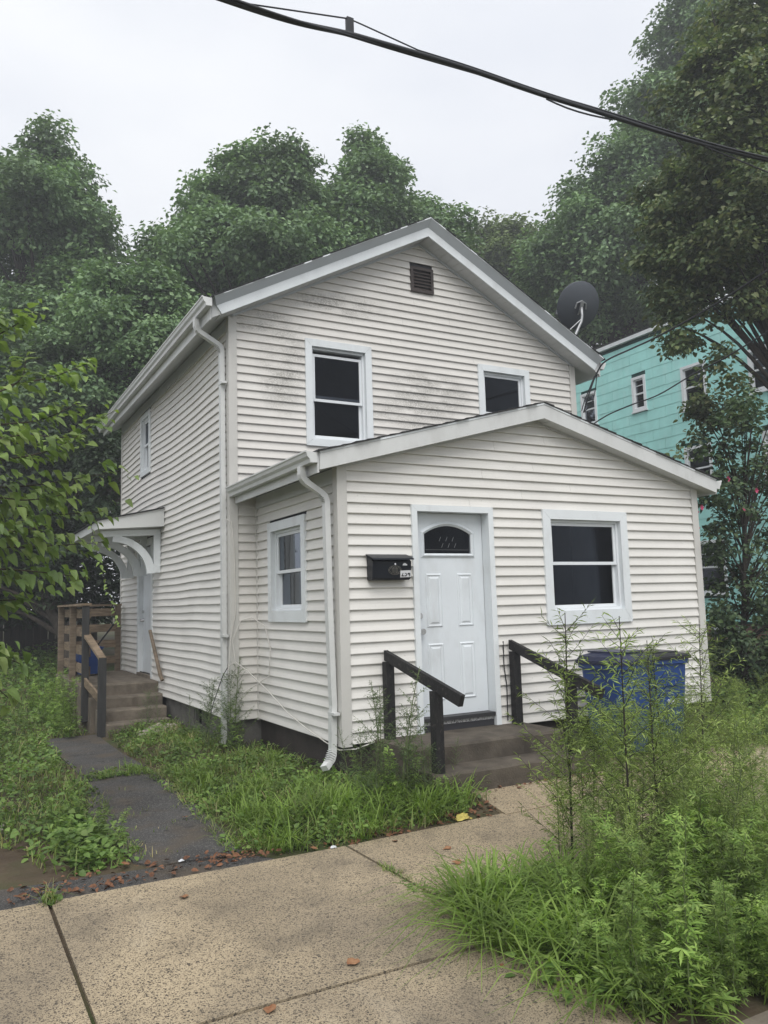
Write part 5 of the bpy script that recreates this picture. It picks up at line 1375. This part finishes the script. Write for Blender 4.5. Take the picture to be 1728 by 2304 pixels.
for bi, (pp, cnt) in enumerate(bp):
    dep = K6 + rn.uniform(-0.7, 0.7)
    P = [at(px, py, dep + 0.12 * i) for i, (px, py) in enumerate(pp)]
    root = NB + np.array((0.1, -0.1, float(np.clip(P[0][2] - NB[2] - 0.35, 0.4, 4.0))))
    cv = catmull([root] + P, 9)
    tw.tube([Vector(p - NB) for p in cv], [0.016 * (1 - 0.85 * i / (len(cv) - 1)) for i in range(len(cv))], 5)
    start = 12
    cnt = int(cnt * 3.8)
    for j in range(cnt):
        k = start + (len(cv) - 1 - start) * (j + rn.random() * 0.6) / cnt; i0 = int(min(k, len(cv) - 2)); p = cv[i0] + (cv[i0 + 1] - cv[i0]) * (k - i0) + np.array([rn.gauss(0, .05), rn.gauss(0, .09), rn.gauss(0, .055)])
        d = unit(cv[i0 + 1] - cv[i0])
        sdn = 1 if j % 2 else -1
        side_v = unit(np.cross(d, (0, 0, 1))) * sdn
        xdir = Vector(d * rn.uniform(0.35, 0.9) + side_v * rn.uniform(0.5, 1.0) + np.array((0, 0, rn.uniform(-0.65, 0.05)))).normalized()
        up = Vector((rn.uniform(-.5, .5), rn.uniform(-.7, .3), 1.0)); zdir = (up - xdir * up.dot(xdir)).normalized(); ydir = zdir.cross(xdir)
        sc = rn.uniform(0.075, 0.145) * (0.6 if j > cnt - 3 else 1)
        M = Matrix(((xdir.x, ydir.x, zdir.x), (xdir.y, ydir.y, zdir.y), (xdir.z, ydir.z, zdir.z))).to_4x4() @ Matrix.Scale(sc, 4)
        M.translation = Vector(p - NB + np.array(xdir) * 0.012)
        if nleaf < 300:
            o = bpy.data.objects.new('leaf', BL[rn.randrange(4)]); link(o, nt_); o.matrix_local = M; nleaf += 1
        else:
            extra.append(M)
tw.tube([Vector(p - NB) for p in catmull(trunkpts, 5)], [0.06 * (1 - 0.6 * i / 20) for i in range(21)], 8)
tw.build('trunk', 'twig', nt_, True)
if extra:
    vs_ = []; fs = []; src = BL[0]
    for M in extra:
        b0 = len(vs_); vs_ += [tuple(M @ v.co) for v in src.vertices]; fs += [tuple(i + b0 for i in p.vertices) for p in src.polygons]
    me = bpy.data.meshes.new('more_leaves'); me.from_pydata(vs_, [], fs); me.materials.append(MATS['leaf_big']); tag(link(bpy.data.objects.new('more_leaves', me), nt_), kind='stuff')
# vine dangling before the stoop
vn = thing('hanging_vine', 'thin leafy vine dangling in front of the side stoop', 'vine', tuple(at(215, 1210, 10.5))); VB = at(215, 1210, 10.5)
cv = catmull([at(px, py, 10.5) for px, py in ((205, 1185), (218, 1240), (232, 1290), (246, 1340), (262, 1385), (272, 1415))], 8)
mb = MB(); mb.tube([Vector(p - VB) for p in cv], 0.004, 5); mb.build('stem', 'stem_brown', vn)
for j in range(26):
    p = cv[int(j * (len(cv) - 1) / 26)]; xd = Vector((rn.uniform(-1, 1), rn.uniform(-1, 0.2), rn.uniform(-0.9, 0.1))).normalized(); up = Vector((0, -0.6, 1)); zd = (up - xd * up.dot(xd)).normalized(); yd = zd.cross(xd)
    M = Matrix(((xd.x, yd.x, zd.x), (xd.y, yd.y, zd.y), (xd.z, yd.z, zd.z))).to_4x4() @ Matrix.Scale(rn.uniform(0.05, 0.085), 4); M.translation = Vector(p - VB)
    o = bpy.data.objects.new('leaf', BL[j % 4]); link(o, vn); o.matrix_local = M


# ------------------------------------------------------------------ weeds
def weed_proto(seed, H, kind):
    """tall weed: 'thin' = many narrow leaves on rising side shoots; 'lobed' = dense deeply cut leaves; 'airy' = sparse dark sprays"""
    r = np.random.default_rng(seed); mb = MB()
    lean = r.normal(0, 0.05, 2)
    main = catmull([(0, 0, -0.03), (lean[0] * .3, lean[1] * .3, H * .35), (lean[0], lean[1], H * .7), (lean[0] * 1.8, lean[1] * 1.8, H)], 8)
    mb.tube([Vector(p) for p in main], [0.0062 * (1 - 0.8 * i / (len(main) - 1)) * (H / 1.2) ** 0.5 + 0.001 for i in range(len(main))], 6)
    pos, nrm, tip, L, Wd = [], [], [], [], []

    def leaf(p, d, l, w, n=None):
        pos.append(p); tip.append(d); nrm.append(n if n is not None else np.array((0, 0, 1.0)) + r.normal(0, 0.5, 3)); L.append(l); Wd.append(w)

    ns = {'thin': int(27 * H), 'lobed': int(24 * H), 'airy': int(20 * H)}[kind]
    for i in range(ns):
        t = (0.10 if kind != 'thin' else 0.08) + 0.86 * (i + r.random()) / ns
        k = t * (len(main) - 1); i0 = int(min(k, len(main) - 2)); p = main[i0] + (main[i0 + 1] - main[i0]) * (k - i0)
        q = i * 2.4 + r.normal(0, .4); rise = r.uniform(0.5, 1.0)
        d = unit(np.array((math.cos(q), math.sin(q), rise)))
        bl = H * {'thin': 0.40, 'lobed': 0.22, 'airy': 0.30}[kind] * (1.0 - 0.78 * t) * r.uniform(0.55, 1.2)
        if kind == 'thin' and t < 0.2: bl *= 0.8
        pts = [p + d * bl * s + np.array((0, 0, 0.12 * bl * s * s)) for s in np.linspace(0, 1, 4)]
        mb.tube([Vector(a) for a in pts], [0.0022, 0.0018, 0.0014, 0.0008], 4)
        nl = max(3, int(bl / {'thin': 0.0100, 'lobed': 0.022, 'airy': 0.009}[kind]))
        for j in range(nl):
            s = (j + 0.6) / nl; b = p + d * bl * s + np.array((0, 0, 0.12 * bl * s * s))
            az = j * 2.4 + r.normal(0, .5); u1 = unit(np.cross(d, (0.3, 0.2, 1.0))); u2 = np.cross(d, u1)
            dd = d * r.uniform(0.4, 0.9) + (u1 * math.cos(az) + u2 * math.sin(az)) * 0.8
            if kind == 'thin': leaf(b, dd, r.uniform(0.034, 0.068), r.uniform(0.006, 0.0095))
            elif kind == 'airy': leaf(b, dd, r.uniform(0.018, 0.034), r.uniform(0.007, 0.011))
            else:
                l = r.uniform(0.075, 0.125) * (1.15 - 0.5 * t); dd = unit(dd); n_ = unit(np.array((0, 0, 1.0)) + r.normal(0, .35, 3)); sv = unit(np.cross(dd, n_))
                leaf(b, dd, l, l * 0.2, n_)
                for s_, fr_, an in ((1, .25, .9), (-1, .25, .9), (1, .5, .75), (-1, .5, .75)):
                    leaf(b + dd * l * fr_, dd * (1 - .35 * an) + sv * s_ * an, l * (0.62 if fr_ < .4 else 0.5), l * 0.16, n_)
        # leaves on the main stem
        if kind != 'airy':
            leaf(p, np.array((math.cos(q + 1), math.sin(q + 1), r.uniform(-.2, .5))), r.uniform(0.06, 0.10), 0.011 if kind == 'thin' else 0.02)
    V, F = leaves(np.array(pos), np.array(nrm), np.array(tip), np.array(L), np.array(Wd), fold=0.03)
    return mb, V, F


def weed_kind(nm, seeds, H, kind, lm, stm):
    out = []
    for s in seeds:
        t = bpy.data.objects.new(nm, None); mb, V, F = weed_proto(s, H, kind)
        st_ = mb.build('stem', stm, None); COL.objects.unlink(st_); st_.parent = t
        fo = bpy.data.objects.new('foliage', np_mesh('foliage', V, F, lm)); fo.parent = t
        out.append((t, [st_, fo]))
    return out


def put(proto, loc, rz, sc, label, cat, group, tilt=(0, 0)):
    t, ch = proto; r = t.copy(); COL.objects.link(r); r.location = loc; r.rotation_euler = (tilt[0], tilt[1], rz); r.scale = (sc, sc, sc)
    for c in ch:
        k = c.copy(); COL.objects.link(k); k.parent = r
    return tag(r, label, cat, group)


rn = random.Random(2024)
THIN = weed_kind('tall_weed', (1, 2, 3, 4, 5), 1.4, 'thin', 'leaf_weed', 'stem_brown')
LOB = weed_kind('mugwort', (11, 12, 13, 14), 0.8, 'lobed', 'leaf_mugwort', 'stem_green')
AIR = weed_kind('airy_weed', (21, 22, 23), 1.0, 'airy', 'leaf_weed_dark', 'stem_green')
THING = weed_kind('feathery_weed', (6, 7, 8, 9), 1.4, 'thin', 'leaf_weed', 'stem_green')
DRK = weed_kind('dark_weed', (31, 32, 33), 1.1, 'thin', 'leaf_weed_dark', 'stem_green')
# the tall single stems in the strip by the kerb
for k, (x, y, h, lb) in enumerate(((0.317, -2.665, 1.62, 'tall dark stemmed weed in the strip, standing before the right handrail'), (0.30, -3.20, 1.60, 'tall weed in the strip whose tip reaches the front window sill'), (0.62, -3.12, 1.42, 'tall weed in the strip in front of the left blue bin'), (1.875, -2.412, 1.52, 'tall weed in the strip standing before the right house corner'), (1.10, -2.75, 1.35, 'tall weed in the strip in front of the right blue bin'))):
    put(THIN[k % 5], (x, y, ZS - 0.02), rn.uniform(0, 6), h / 1.4, lb, 'weed', 'tall weeds in the kerb strip', (rn.uniform(-.03, .03), rn.uniform(-.05, .02)))
cnt = 0
while cnt < 82:
    x, y = rn.uniform(-0.15, 2.6), rn.uniform(-3.7, -2.45)
    if y > -2.55 and x < 0.3: continue
    if x < 0.15 and y > -3.0: continue
    h = rn.uniform(0.6, 1.08) * (0.8 if x < 0.25 else (1.0 if x < 1.3 else 0.6)); cnt += 1
    put(THING[rn.randrange(4)], (x, y, ZS - 0.03), rn.uniform(0, 6.3), h / 1.4, 'feathery green weed in the dense patch by the kerb', 'weed', 'weeds massed in the kerb strip', (rn.uniform(-.12, .12), rn.uniform(-.14, .1)))
cnt = 0
while cnt < 52:
    x, y = rn.uniform(-0.62, 2.0), rn.uniform(-4.42, -3.05)
    if x < -0.55 + (y + 4.4) * 0.15: continue
    cnt += 1
    put(LOB[rn.randrange(4)], (x, y, ZS - 0.03), rn.uniform(0, 6.3), rn.uniform(0.40, 0.85) * (0.75 if x < -0.2 or x > 0.9 else 1), 'low mugwort with deeply cut leaves at the lower right by the kerb', 'weed', 'mugwort massed at the kerb edge', (rn.uniform(-.15, .15), rn.uniform(-.15, .15)))
cnt = 0
while cnt < 52:
    x, y = rn.uniform(-0.80, 0.7), rn.uniform(-4.43, -3.35)
    if x < -0.80 + max(0, (y + 3.9)) * 0.7: continue
    cnt += 1
    put(LOB[rn.randrange(4)], (x, y, ZS - 0.03), rn.uniform(0, 6.3), rn.uniform(0.42, 0.8), 'low mugwort with deeply cut leaves at the lower right by the kerb', 'weed', 'mugwort massed at the kerb edge', (rn.uniform(-.15, .15), rn.uniform(-.15, .15)))
for k in range(22):
    put(LOB[rn.randrange(4)], (rn.uniform(-0.72, 0.35), rn.uniform(-4.46, -4.15), ZS - 0.03), rn.uniform(0, 6.3), rn.uniform(0.35, 0.6), 'low mugwort with deeply cut leaves at the lower right by the kerb', 'weed', 'mugwort massed at the kerb edge', (rn.uniform(-.15, .15), rn.uniform(-.15, .15)))
for k in range(30):
    put(THING[rn.randrange(4)], (x := rn.uniform(2.2, 6.2), y := rn.uniform(-1.25, -0.75), gz(x, y) - 0.02), rn.uniform(0, 6.3), rn.uniform(0.35, 0.62), 'narrow leaved weed growing along the wall by the bins', 'weed', 'weeds along the front wall by the bins', (rn.uniform(-.2, .2), rn.uniform(-.2, .2)))
for (x, y, h, lb) in ((-0.05, -0.80, 1.0, 'airy dark weed rising at the front corner of the addition'), (0.14, -0.86, 0.85, 'airy dark weed beside the left handrail post'), (-0.22, -0.55, 0.62, 'small airy weed left of the front corner'), (-0.36, 2.05, 1.08, 'dark airy weed in the corner below the looping white cable'), (-0.52, 2.55, 0.86, 'dark airy weed left of the inner corner, before the main wall'), (-0.45, 3.6, 0.55, 'small dark weed by the basement window'), (-0.62, 4.55, 0.62, 'slim dark weed in front of the side steps'), (0.55, -0.75, 0.55, 'thin spray of weed rising before the front door sill'), (0.72, -0.70, 0.45, 'smallest spray of weed on the front step'), (0.06, -0.92, 1.12, 'tallest airy weed in the clump left of the front steps'), (0.26, -0.98, 0.8, 'airy weed right before the left handrail post'), (-0.16, -0.92, 0.78, 'airy weed at the front edge of the corner clump')):
    put(AIR[rn.randrange(3)], (x, y, gz(x, y) - 0.03 if y > -0.6 or x < .4 else -0.35), rn.uniform(0, 6.3), h, lb, 'weed', 'airy weeds along the foundation', (rn.uniform(-.06, .06), rn.uniform(-.06, .06)))
for (x, y, s, lb) in ((-0.34, 2.0, 0.7, 'leafy clump right in the inner corner of the foundation'), (-0.46, 2.4, 0.72, 'leafy clump before the bottom of the corner downspout'), (-0.10, -0.62, 0.5, 'leafy clump below the downspout outlet at the front corner'),
                      (-0.02, -0.90, 0.62, 'leafy clump at the front of the weeds left of the steps'), (0.2, -0.92, 0.6, 'leafy clump hiding the left end of the front steps')):
    put(LOB[rn.randrange(4)], (x, y, gz(x, y) - 0.02), rn.uniform(0, 6.3), s, lb, 'weed', 'leafy clumps at the foundation')
for (x, y, sc, lb) in ((-0.08, -0.88, 0.86, 'dense feathery dark weed at the front corner left of the steps'), (0.10, -0.95, 0.72, 'feathery dark weed next to the left handrail post'), (-0.24, -0.80, 0.55, 'lower feathery weed under the downspout outlet'), (0.28, -1.02, 0.46, 'short feathery weed before the left step end'),
                       (-0.40, 2.02, 0.86, 'feathery dark weed in the inner corner under the white cable'), (-0.56, 2.35, 0.74, 'feathery dark weed before the corner downspout'), (-0.47, 2.8, 0.55, 'short feathery weed beside the basement window'), (-0.75, 4.6, 0.5, 'short feathery weed at the foot of the side steps')):
    put(DRK[rn.randrange(3)], (x, y, gz(x, y) - 0.02), rn.uniform(0, 6.3), sc, lb, 'weed', 'feathery weeds along the foundation', (rn.uniform(-.06, .06), rn.uniform(-.06, .06)))
for k in range(24):
    x, y = (rn.uniform(-3.1, -1.55), rn.uniform(5.2, 8.6)) if k < 14 else (rn.uniform(-1.95, -1.5), rn.uniform(5.0, 7.4))
    put(LOB[rn.randrange(4)], (x, y, gz(x, y) - 0.02), rn.uniform(0, 6.3), rn.uniform(0.55, 1.05), 'bushy weed in the yard left of the side stoop', 'weed', 'bushy weeds beside the side stoop')
for k in range(26):
    x, y = rn.uniform(-1.1, 0.55), rn.uniform(-1.30, -0.35)
    if x > 0.2 and y > -0.95: continue
    put(LOB[rn.randrange(4)], (x, y, gz(x, y) - 0.02), rn.uniform(0, 6.3), rn.uniform(0.18, 0.36), 'small leafy weed among the grass before the foundation', 'weed', 'small leafy weeds in the front bed')
for k in range(8):
    x, y = rn.uniform(-2.45, -2.08), rn.uniform(-1.0, 0.9)
    put(LOB[rn.randrange(4)], (x, y, gz(x, y) - 0.02), rn.uniform(0, 6.3), rn.uniform(0.28, 0.48), 'short leafy weed on the left edge of the asphalt path', 'weed', 'leafy weeds left of the asphalt path')
for k in range(10):
    x, y = rn.uniform(5.6, 8.5), rn.uniform(-0.6, 1.8)
    put(LOB[rn.randrange(4)], (x, y, gz(x, y) - 0.02), rn.uniform(0, 6.3), rn.uniform(0.5, 0.9), 'leafy weed at the foot of the flowering shrub', 'weed', 'weeds under the flowering shrub')


# ------------------------------------------------------------------ grass and ground cover
def blades(pts, h, w, seed, arch=0.5, zoff=-0.01, spread=0.5):
    r = np.random.default_rng(seed); n = len(pts)
    base = np.column_stack([pts, gh(pts[:, 0], pts[:, 1]) + zoff]); q = r.random(n) * 2 * np.pi; d = np.column_stack([np.cos(q), np.sin(q), np.zeros(n)])
    H = h * r.uniform(0.45, 1.25, n); a = arch * r.uniform(0.3, 1.6, n); sd = np.column_stack([-np.sin(q), np.cos(q), np.zeros(n)]); wv_ = (w * r.uniform(0.6, 1.3, n))[:, None] * sd
    P = []
    for s, ww in ((0, 0.7), (0.4, 1.0), (0.75, 0.75)):
        c = base + d * (H * (spread * 0.35 * s + a * s * s))[:, None] + np.column_stack([np.zeros((n, 2)), H * (s - 0.42 * a * s ** 2.5)]); P += [c - wv_ * ww * .5, c + wv_ * ww * .5]
    s = 1.0; P.append(base + d * (H * (spread * 0.35 + a))[:, None] + np.column_stack([np.zeros((n, 2)), H * (1 - 0.55 * a)]))
    V = np.stack(P, 1).reshape(-1, 3); b = (np.arange(n) * 7)[:, None]
    F = np.concatenate([b + np.array([[0, 1, 3]]), b + np.array([[0, 3, 2]]), b + np.array([[2, 3, 5]]), b + np.array([[2, 5, 4]]), b + np.array([[4, 5, 6]])])
    return V, F


def inpoly(p, poly):
    x, y = p[:, 0], p[:, 1]; c = np.zeros(len(p), bool); n = len(poly)
    for i in range(n):
        x0, y0 = poly[i]; x1, y1 = poly[(i + 1) % n]
        c ^= ((y0 > y) != (y1 > y)) & (x < (x1 - x0) * (y - y0) / (y1 - y0 + 1e-12) + x0)
    return c


def scatter(poly, n, seed, clump=0.0, nc=60):
    r = np.random.default_rng(seed); P = np.array(poly); lo, hi = P.min(0), P.max(0); out = np.zeros((0, 2))
    while len(out) < n:
        if clump:
            c = r.uniform(lo, hi, (nc, 2)); k = r.integers(0, nc, n); q = c[k] + r.normal(0, clump, (n, 2))
        else: q = r.uniform(lo, hi, (n, 2))
        out = np.concatenate([out, q[inpoly(q, poly)]])
    return out[:n]


BED = [(-1.28, -1.30), (-0.8, -1.42), (0.05, -1.40), (0.72, -1.20), (0.95, -0.98), (0.33, -0.95), (0.28, -0.1), (0.0, 0.03), (-0.02, 2.2), (-0.34, 2.26), (-0.36, 4.85), (-1.22, 4.85), (-1.27, 3.2), (-1.20, 1.9), (-1.22, 0.6)]
LEFT = [(-2.10, -0.95), (-2.55, -1.02), (-2.75, -0.2), (-3.2, 1.2), (-4.5, 2.0), (-4.5, 9), (-1.5, 9), (-1.45, 5.25), (-2.0, 5.2), (-2.02, 3.2), (-1.98, 1.9), (-2.18, 0.6)]
PATHG = [(-1.97, 1.9), (-1.6, 2.05), (-1.22, 1.85), (-1.24, 2.1), (-1.35, 2.55), (-1.97, 2.4)]
PATHE = [(-2.2, -0.95), (-1.92, -1.0), (-1.98, 0.2), (-1.88, 1.2), (-1.95, 2.0), (-2.2, 2.0)]
PATHR = [(-1.48, -1.2), (-1.15, -1.25), (-1.1, 2.0), (-1.36, 2.0), (-1.33, 0.6)]
BACK = [(-6, 9), (-0.4, 9), (-0.4, 17), (-6, 17)]
STRIP = [(-0.66, -2.62), (-0.35, -2.62), (4.5, -2.64), (4.5, -4.40), (-0.80, -4.40), (-0.98, -3.6), (-0.80, -3.1)]
STRIPL = [(-0.70, -2.85), (-0.30, -2.75), (0.1, -2.9), (0.0, -3.6), (-0.65, -3.75), (-0.92, -3.4)]
RIGHT = [(2.15, -0.62), (3.2, -0.82), (4.55, -1.1), (6.5, -1.3), (6.5, -0.2), (4.9, 0.0), (2.1, -0.05)]
LAWN = [(4.9, 0.0), (6.5, -1.2), (14, -1.2), (12.4, 12), (5.1, 9)]


def stuff_grass(name, label, parts, m):
    Vs, Fs, b = [], [], 0
    for V, F in parts: Vs.append(V); Fs.append(F + b); b += len(V)
    o = link(bpy.data.objects.new(name, np_mesh(name, np.concatenate(Vs), np.concatenate(Fs), m))); tag(o, label, 'grass', kind='stuff')


stuff_grass('grass', 'short uneven grass in the beds beside the house and path',
            [blades(scatter(BED, 4200, 1, .10), 0.15, 0.007, 1), blades(scatter(BED, 3500, 2), 0.09, 0.006, 2), blades(scatter(LEFT, 4200, 3, .2, 90), 0.17, 0.009, 3), blades(scatter(LEFT, 4000, 30), 0.09, 0.009, 30), blades(scatter(PATHG, 380, 4, .08, 12), 0.09, 0.006, 4), blades(scatter(PATHE, 450, 31, .07, 20), 0.09, 0.006, 31), blades(scatter(PATHR, 800, 32, .07, 22), 0.12, 0.006, 32, .8), blades(scatter([(-2.0, -0.9), (-1.35, -1.0), (-1.25, 1.6), (-1.95, 1.6)], 160, 33, .04, 9), 0.06, 0.005, 33), blades(scatter(RIGHT, 3000, 5, .12), 0.20, 0.008, 5), blades(scatter(BACK, 4500, 6), 0.25, 0.014, 6)], 'grass_blade')
EDGE = [(-1.22, -1.30), (-0.75, -1.44), (0.2, -1.36), (0.80, -1.05), (0.45, -0.85), (-0.2, -0.75), (-0.9, -0.6), (-1.22, -0.4)]
stuff_grass('tall_grass', 'bright arching grass clumps in front of the foundation and in the kerb strip',
            [blades(scatter(EDGE, 1700, 11, .07, 26), 0.27, 0.009, 11, 0.75), blades(scatter([(-1.2, -0.4), (-0.1, -0.4), (-0.1, 1.5), (-1.2, 1.5)], 1300, 12, .07, 22), 0.20, 0.008, 12, 0.7),
             blades(scatter(STRIPL, 1500, 13, .09, 14), 0.36, 0.011, 13, 1.15), blades(scatter(STRIP, 2600, 14, .12, 60), 0.30, 0.010, 14, 1.0), blades(scatter(PATHG, 120, 15, .05, 5), 0.16, 0.008, 15, 0.8)], 'grass_bright')
stuff_grass('lawn', 'yellowish mown lawn rising towards the teal building', [blades(scatter(LAWN, 9000, 21), 0.10, 0.012, 21)], 'grass_lawn')


def cover(poly, n, size, seed, h=0.10, clump=.15, nc=60):
    r = np.random.default_rng(seed); p = scatter(poly, n, seed, clump, nc); pos = np.column_stack([p, gh(p[:, 0], p[:, 1]) + r.random(n) ** 1.3 * h])
    q = r.random(n) * 6.283; tip = np.column_stack([np.cos(q), np.sin(q), r.uniform(-.3, .4, n)]); nrm = np.column_stack([r.normal(0, .4, (n, 2)), np.ones(n)]); L = size * r.uniform(.5, 1.3, n)
    return leaves(pos, nrm, tip, L, L * r.uniform(.5, .85, n), six=True)


Vs, Fs, b = [], [], 0
for V, F in (cover(BED, 6500, 0.045, 1, .12), cover(LEFT, 8000, 0.06, 2, .16, .25, 90), cover(PATHG, 420, 0.045, 3, .05, .1, 10), cover(PATHE, 380, 0.045, 13, .06, .08, 14), cover(PATHR, 500, 0.04, 14, .07, .08, 18), cover(STRIP, 3500, 0.06, 4, .12), cover(RIGHT, 2500, 0.05, 5, .2), cover(BACK, 6000, 0.11, 6, .4, .6), cover([(-2.45, -1.0), (-2.1, -0.95), (-2.2, 0.5), (-2.5, 0.3)], 900, 0.06, 7, .14, .08, 14), cover([(-0.75, -2.72), (-0.66, -2.0), (-0.70, -1.9), (-0.82, -2.7)], 260, 0.022, 8, .03, .03, 6), cover([(-2.72, -1.55), (-2.58, -1.5), (-2.58, -1.38), (-2.72, -1.38)], 60, 0.05, 9, .05, .03, 3), cover([(5.2, -0.8), (9, -0.8), (9, 2), (5.2, 2)], 2500, 0.08, 10, .3, .3)):
    Vs.append(V); Fs.append(F + b); b += len(V)
tag(link(bpy.data.objects.new('ground_cover', np_mesh('ground_cover', np.concatenate(Vs), np.concatenate(Fs), 'cover_leaf'))), 'low broad leaved weeds carpeting the beds', 'weeds', kind='stuff')
stuff_grass('crack_grass', 'small tufts growing in the sidewalk joints', [blades(scatter([(-0.74, -2.72), (-0.66, -2.72), (-0.66, -1.95), (-0.74, -1.95)], 170, 41, .05, 5), 0.05, 0.005, 41, .8, 0.02), blades(scatter([(-2.70, -1.55), (-2.60, -1.55), (-2.60, -1.40), (-2.70, -1.40)], 40, 42), 0.14, 0.006, 42, .7, 0.02)], 'grass_blade')

# ------------------------------------------------------------------ dead leaves and small litter
lm_ = big_leaf(9).copy(); lm_.materials.clear(); lm_.materials.append(MATS['dead_leaf'])
for v in lm_.vertices: v.co.z = v.co.z * 0.5 + 0.06 * math.sin(v.co.x * 9 + v.co.y * 7); v.co.y *= 1.5
rn = random.Random(8)
for i, (px, py, lb) in enumerate(((790, 1850, 'dead leaf at the grass edge left of the sidewalk joint'), (410, 1838, 'dead leaf lying alone on the asphalt path'), (425, 2015, 'dead leaf on the big slab below the asphalt strip'), (885, 1892, 'dead leaf just right of the upper sidewalk joint'),
                               (1040, 1940, 'dead leaf beside the joint tufts near the tall grass'), (800, 2170, 'reddish dead leaf above the diagonal joint in the foreground'), (620, 2270, 'dead leaf lying across the foreground joint at the bottom'), (1015, 1905, 'dead leaf on the slab before the yellow wrapper'),
                               (110, 2010, 'dead leaf on the asphalt strip near the left slab joint'), (280, 1945, 'curled dead leaf on the asphalt left of the drift'), (700, 1905, 'small dead leaf at the bed edge, middle of the slab'))):
    d = (px - 864) / FPX * AR + (1152 - py) / FPX * AU + AF; t = (ZS + 0.012 - CAM[2]) / d[2]; p = CAM + t * d
    o = link(bpy.data.objects.new('fallen_leaf', lm_)); o.location = p; o.rotation_euler = (rn.uniform(-.2, .2), rn.uniform(-.2, .2), rn.uniform(0, 6)); s = rn.uniform(0.045, 0.075); o.scale = (s, s, s)
    tag(o, lb, 'leaf', 'single fallen leaves on the pavement')
r = np.random.default_rng(4); Vs, Fs, b = [], [], 0
for poly, n in (([(-2.9, -1.42), (-1.15, -1.42), (-1.2, -1.22), (-1.9, -1.05), (-2.9, -1.05)], 240), ([(-0.9, -1.47), (0.6, -1.40), (0.9, -1.15), (0.5, -1.2), (-0.9, -1.36)], 170), ([(0.9, -1.05), (2.2, -1.1), (2.2, -0.98), (0.9, -0.97)], 60), ([(1.0, -2.62), (-0.7, -2.9), (-1.0, -3.6), (-0.7, -3.5)], 40)):
    p = scatter(poly, n, 50 + n, .08, 22); pos = np.column_stack([p, np.maximum(gh(p[:, 0], p[:, 1]), -0.43) + 0.012 + r.random(n) * .015]); q = r.random(n) * 6.283
    L = r.uniform(.015, .06, n); V, F = leaves(pos, np.column_stack([r.normal(0, .35, (n, 2)), np.ones(n)]), np.column_stack([np.cos(q), np.sin(q), r.normal(0, .15, n)]), L, L * .6, six=True); Vs.append(V); Fs.append(F + b); b += len(V)
tag(link(bpy.data.objects.new('leaf_litter', np_mesh('leaf_litter', np.concatenate(Vs), np.concatenate(Fs), 'litter_leaf'))), 'drift of dead brown leaves along the sidewalk edge', 'leaf litter', kind='stuff')


def crumple(name, m, label, cat, loc, sx, sy, sz, seed):
    r = random.Random(seed); n = 9; vs_ = []; fs = []
    for i in range(n):
        for j in range(n):
            u, v = i / (n - 1) - .5, j / (n - 1) - .5; e = max(0, 1 - 3.4 * (u * u + v * v)); vs_.append((u * sx + r.uniform(-.08, .08) * sx, v * sy + r.uniform(-.08, .08) * sy, sz * (e * r.uniform(.4, 1.1))))
    for i in range(n - 1):
        for j in range(n - 1): fs.append((i * n + j, (i + 1) * n + j, (i + 1) * n + j + 1, i * n + j + 1))
    o = MB().add(vs_, fs).build(name, m); o.location = loc; return tag(o, label, cat)


crumple('yellow_wrapper', 'yellow_rag', 'crumpled yellowish wrapper at the edge of the sidewalk bed', 'litter', (0.36, -1.36, -0.415), 0.13, 0.08, 0.05, 1)
crumple('yellow_wrapper', 'yellow_rag', 'yellow torn scrap among the weeds left of the steps', 'litter', (0.22, -1.12, -0.38), 0.08, 0.07, 0.10, 2)
crumple('white_scrap', 'sticker', 'small white scrap among dead leaves at the joint', 'litter', (-0.80, -1.46, -0.415), 0.045, 0.03, 0.015, 3)
crumple('white_scrap', 'sticker', 'white crumpled scrap in the leaf drift on the asphalt', 'litter', (-1.78, -1.12, -0.425), 0.04, 0.03, 0.012, 4)
crumple('stone_slab', 'pale_stone', 'pale broken stone slab by the basement window', 'stone', (-0.62, 4.35, -0.36), 0.6, 0.5, 0.12, 5)
crumple('flat_stone', 'pale_stone', 'flat grey stone in the dirt at the left edge', 'stone', (-2.86, 0.62, -0.44), 0.2, 0.2, 0.03, 6)

# ------------------------------------------------------------------ damp summer air
hz = MB().box(-45, 60, -25, 70, -2.0, 27.0).build('haze', None); hm = bpy.data.materials.new('haze'); hm.use_nodes = True; t = hm.node_tree; t.nodes.clear()
pv = t.nodes.new('ShaderNodeVolumePrincipled'); pv.inputs['Color'].default_value = (0.90, 0.93, 0.97, 1); pv.inputs['Density'].default_value = 0.0036; pv.inputs['Anisotropy'].default_value = 0.2
ho = t.nodes.new('ShaderNodeOutputMaterial'); t.links.new(pv.outputs[0], ho.inputs['Volume']); hz.data.materials.append(hm)
tag(hz, 'thin damp haze in the summer air', 'haze', kind='stuff')
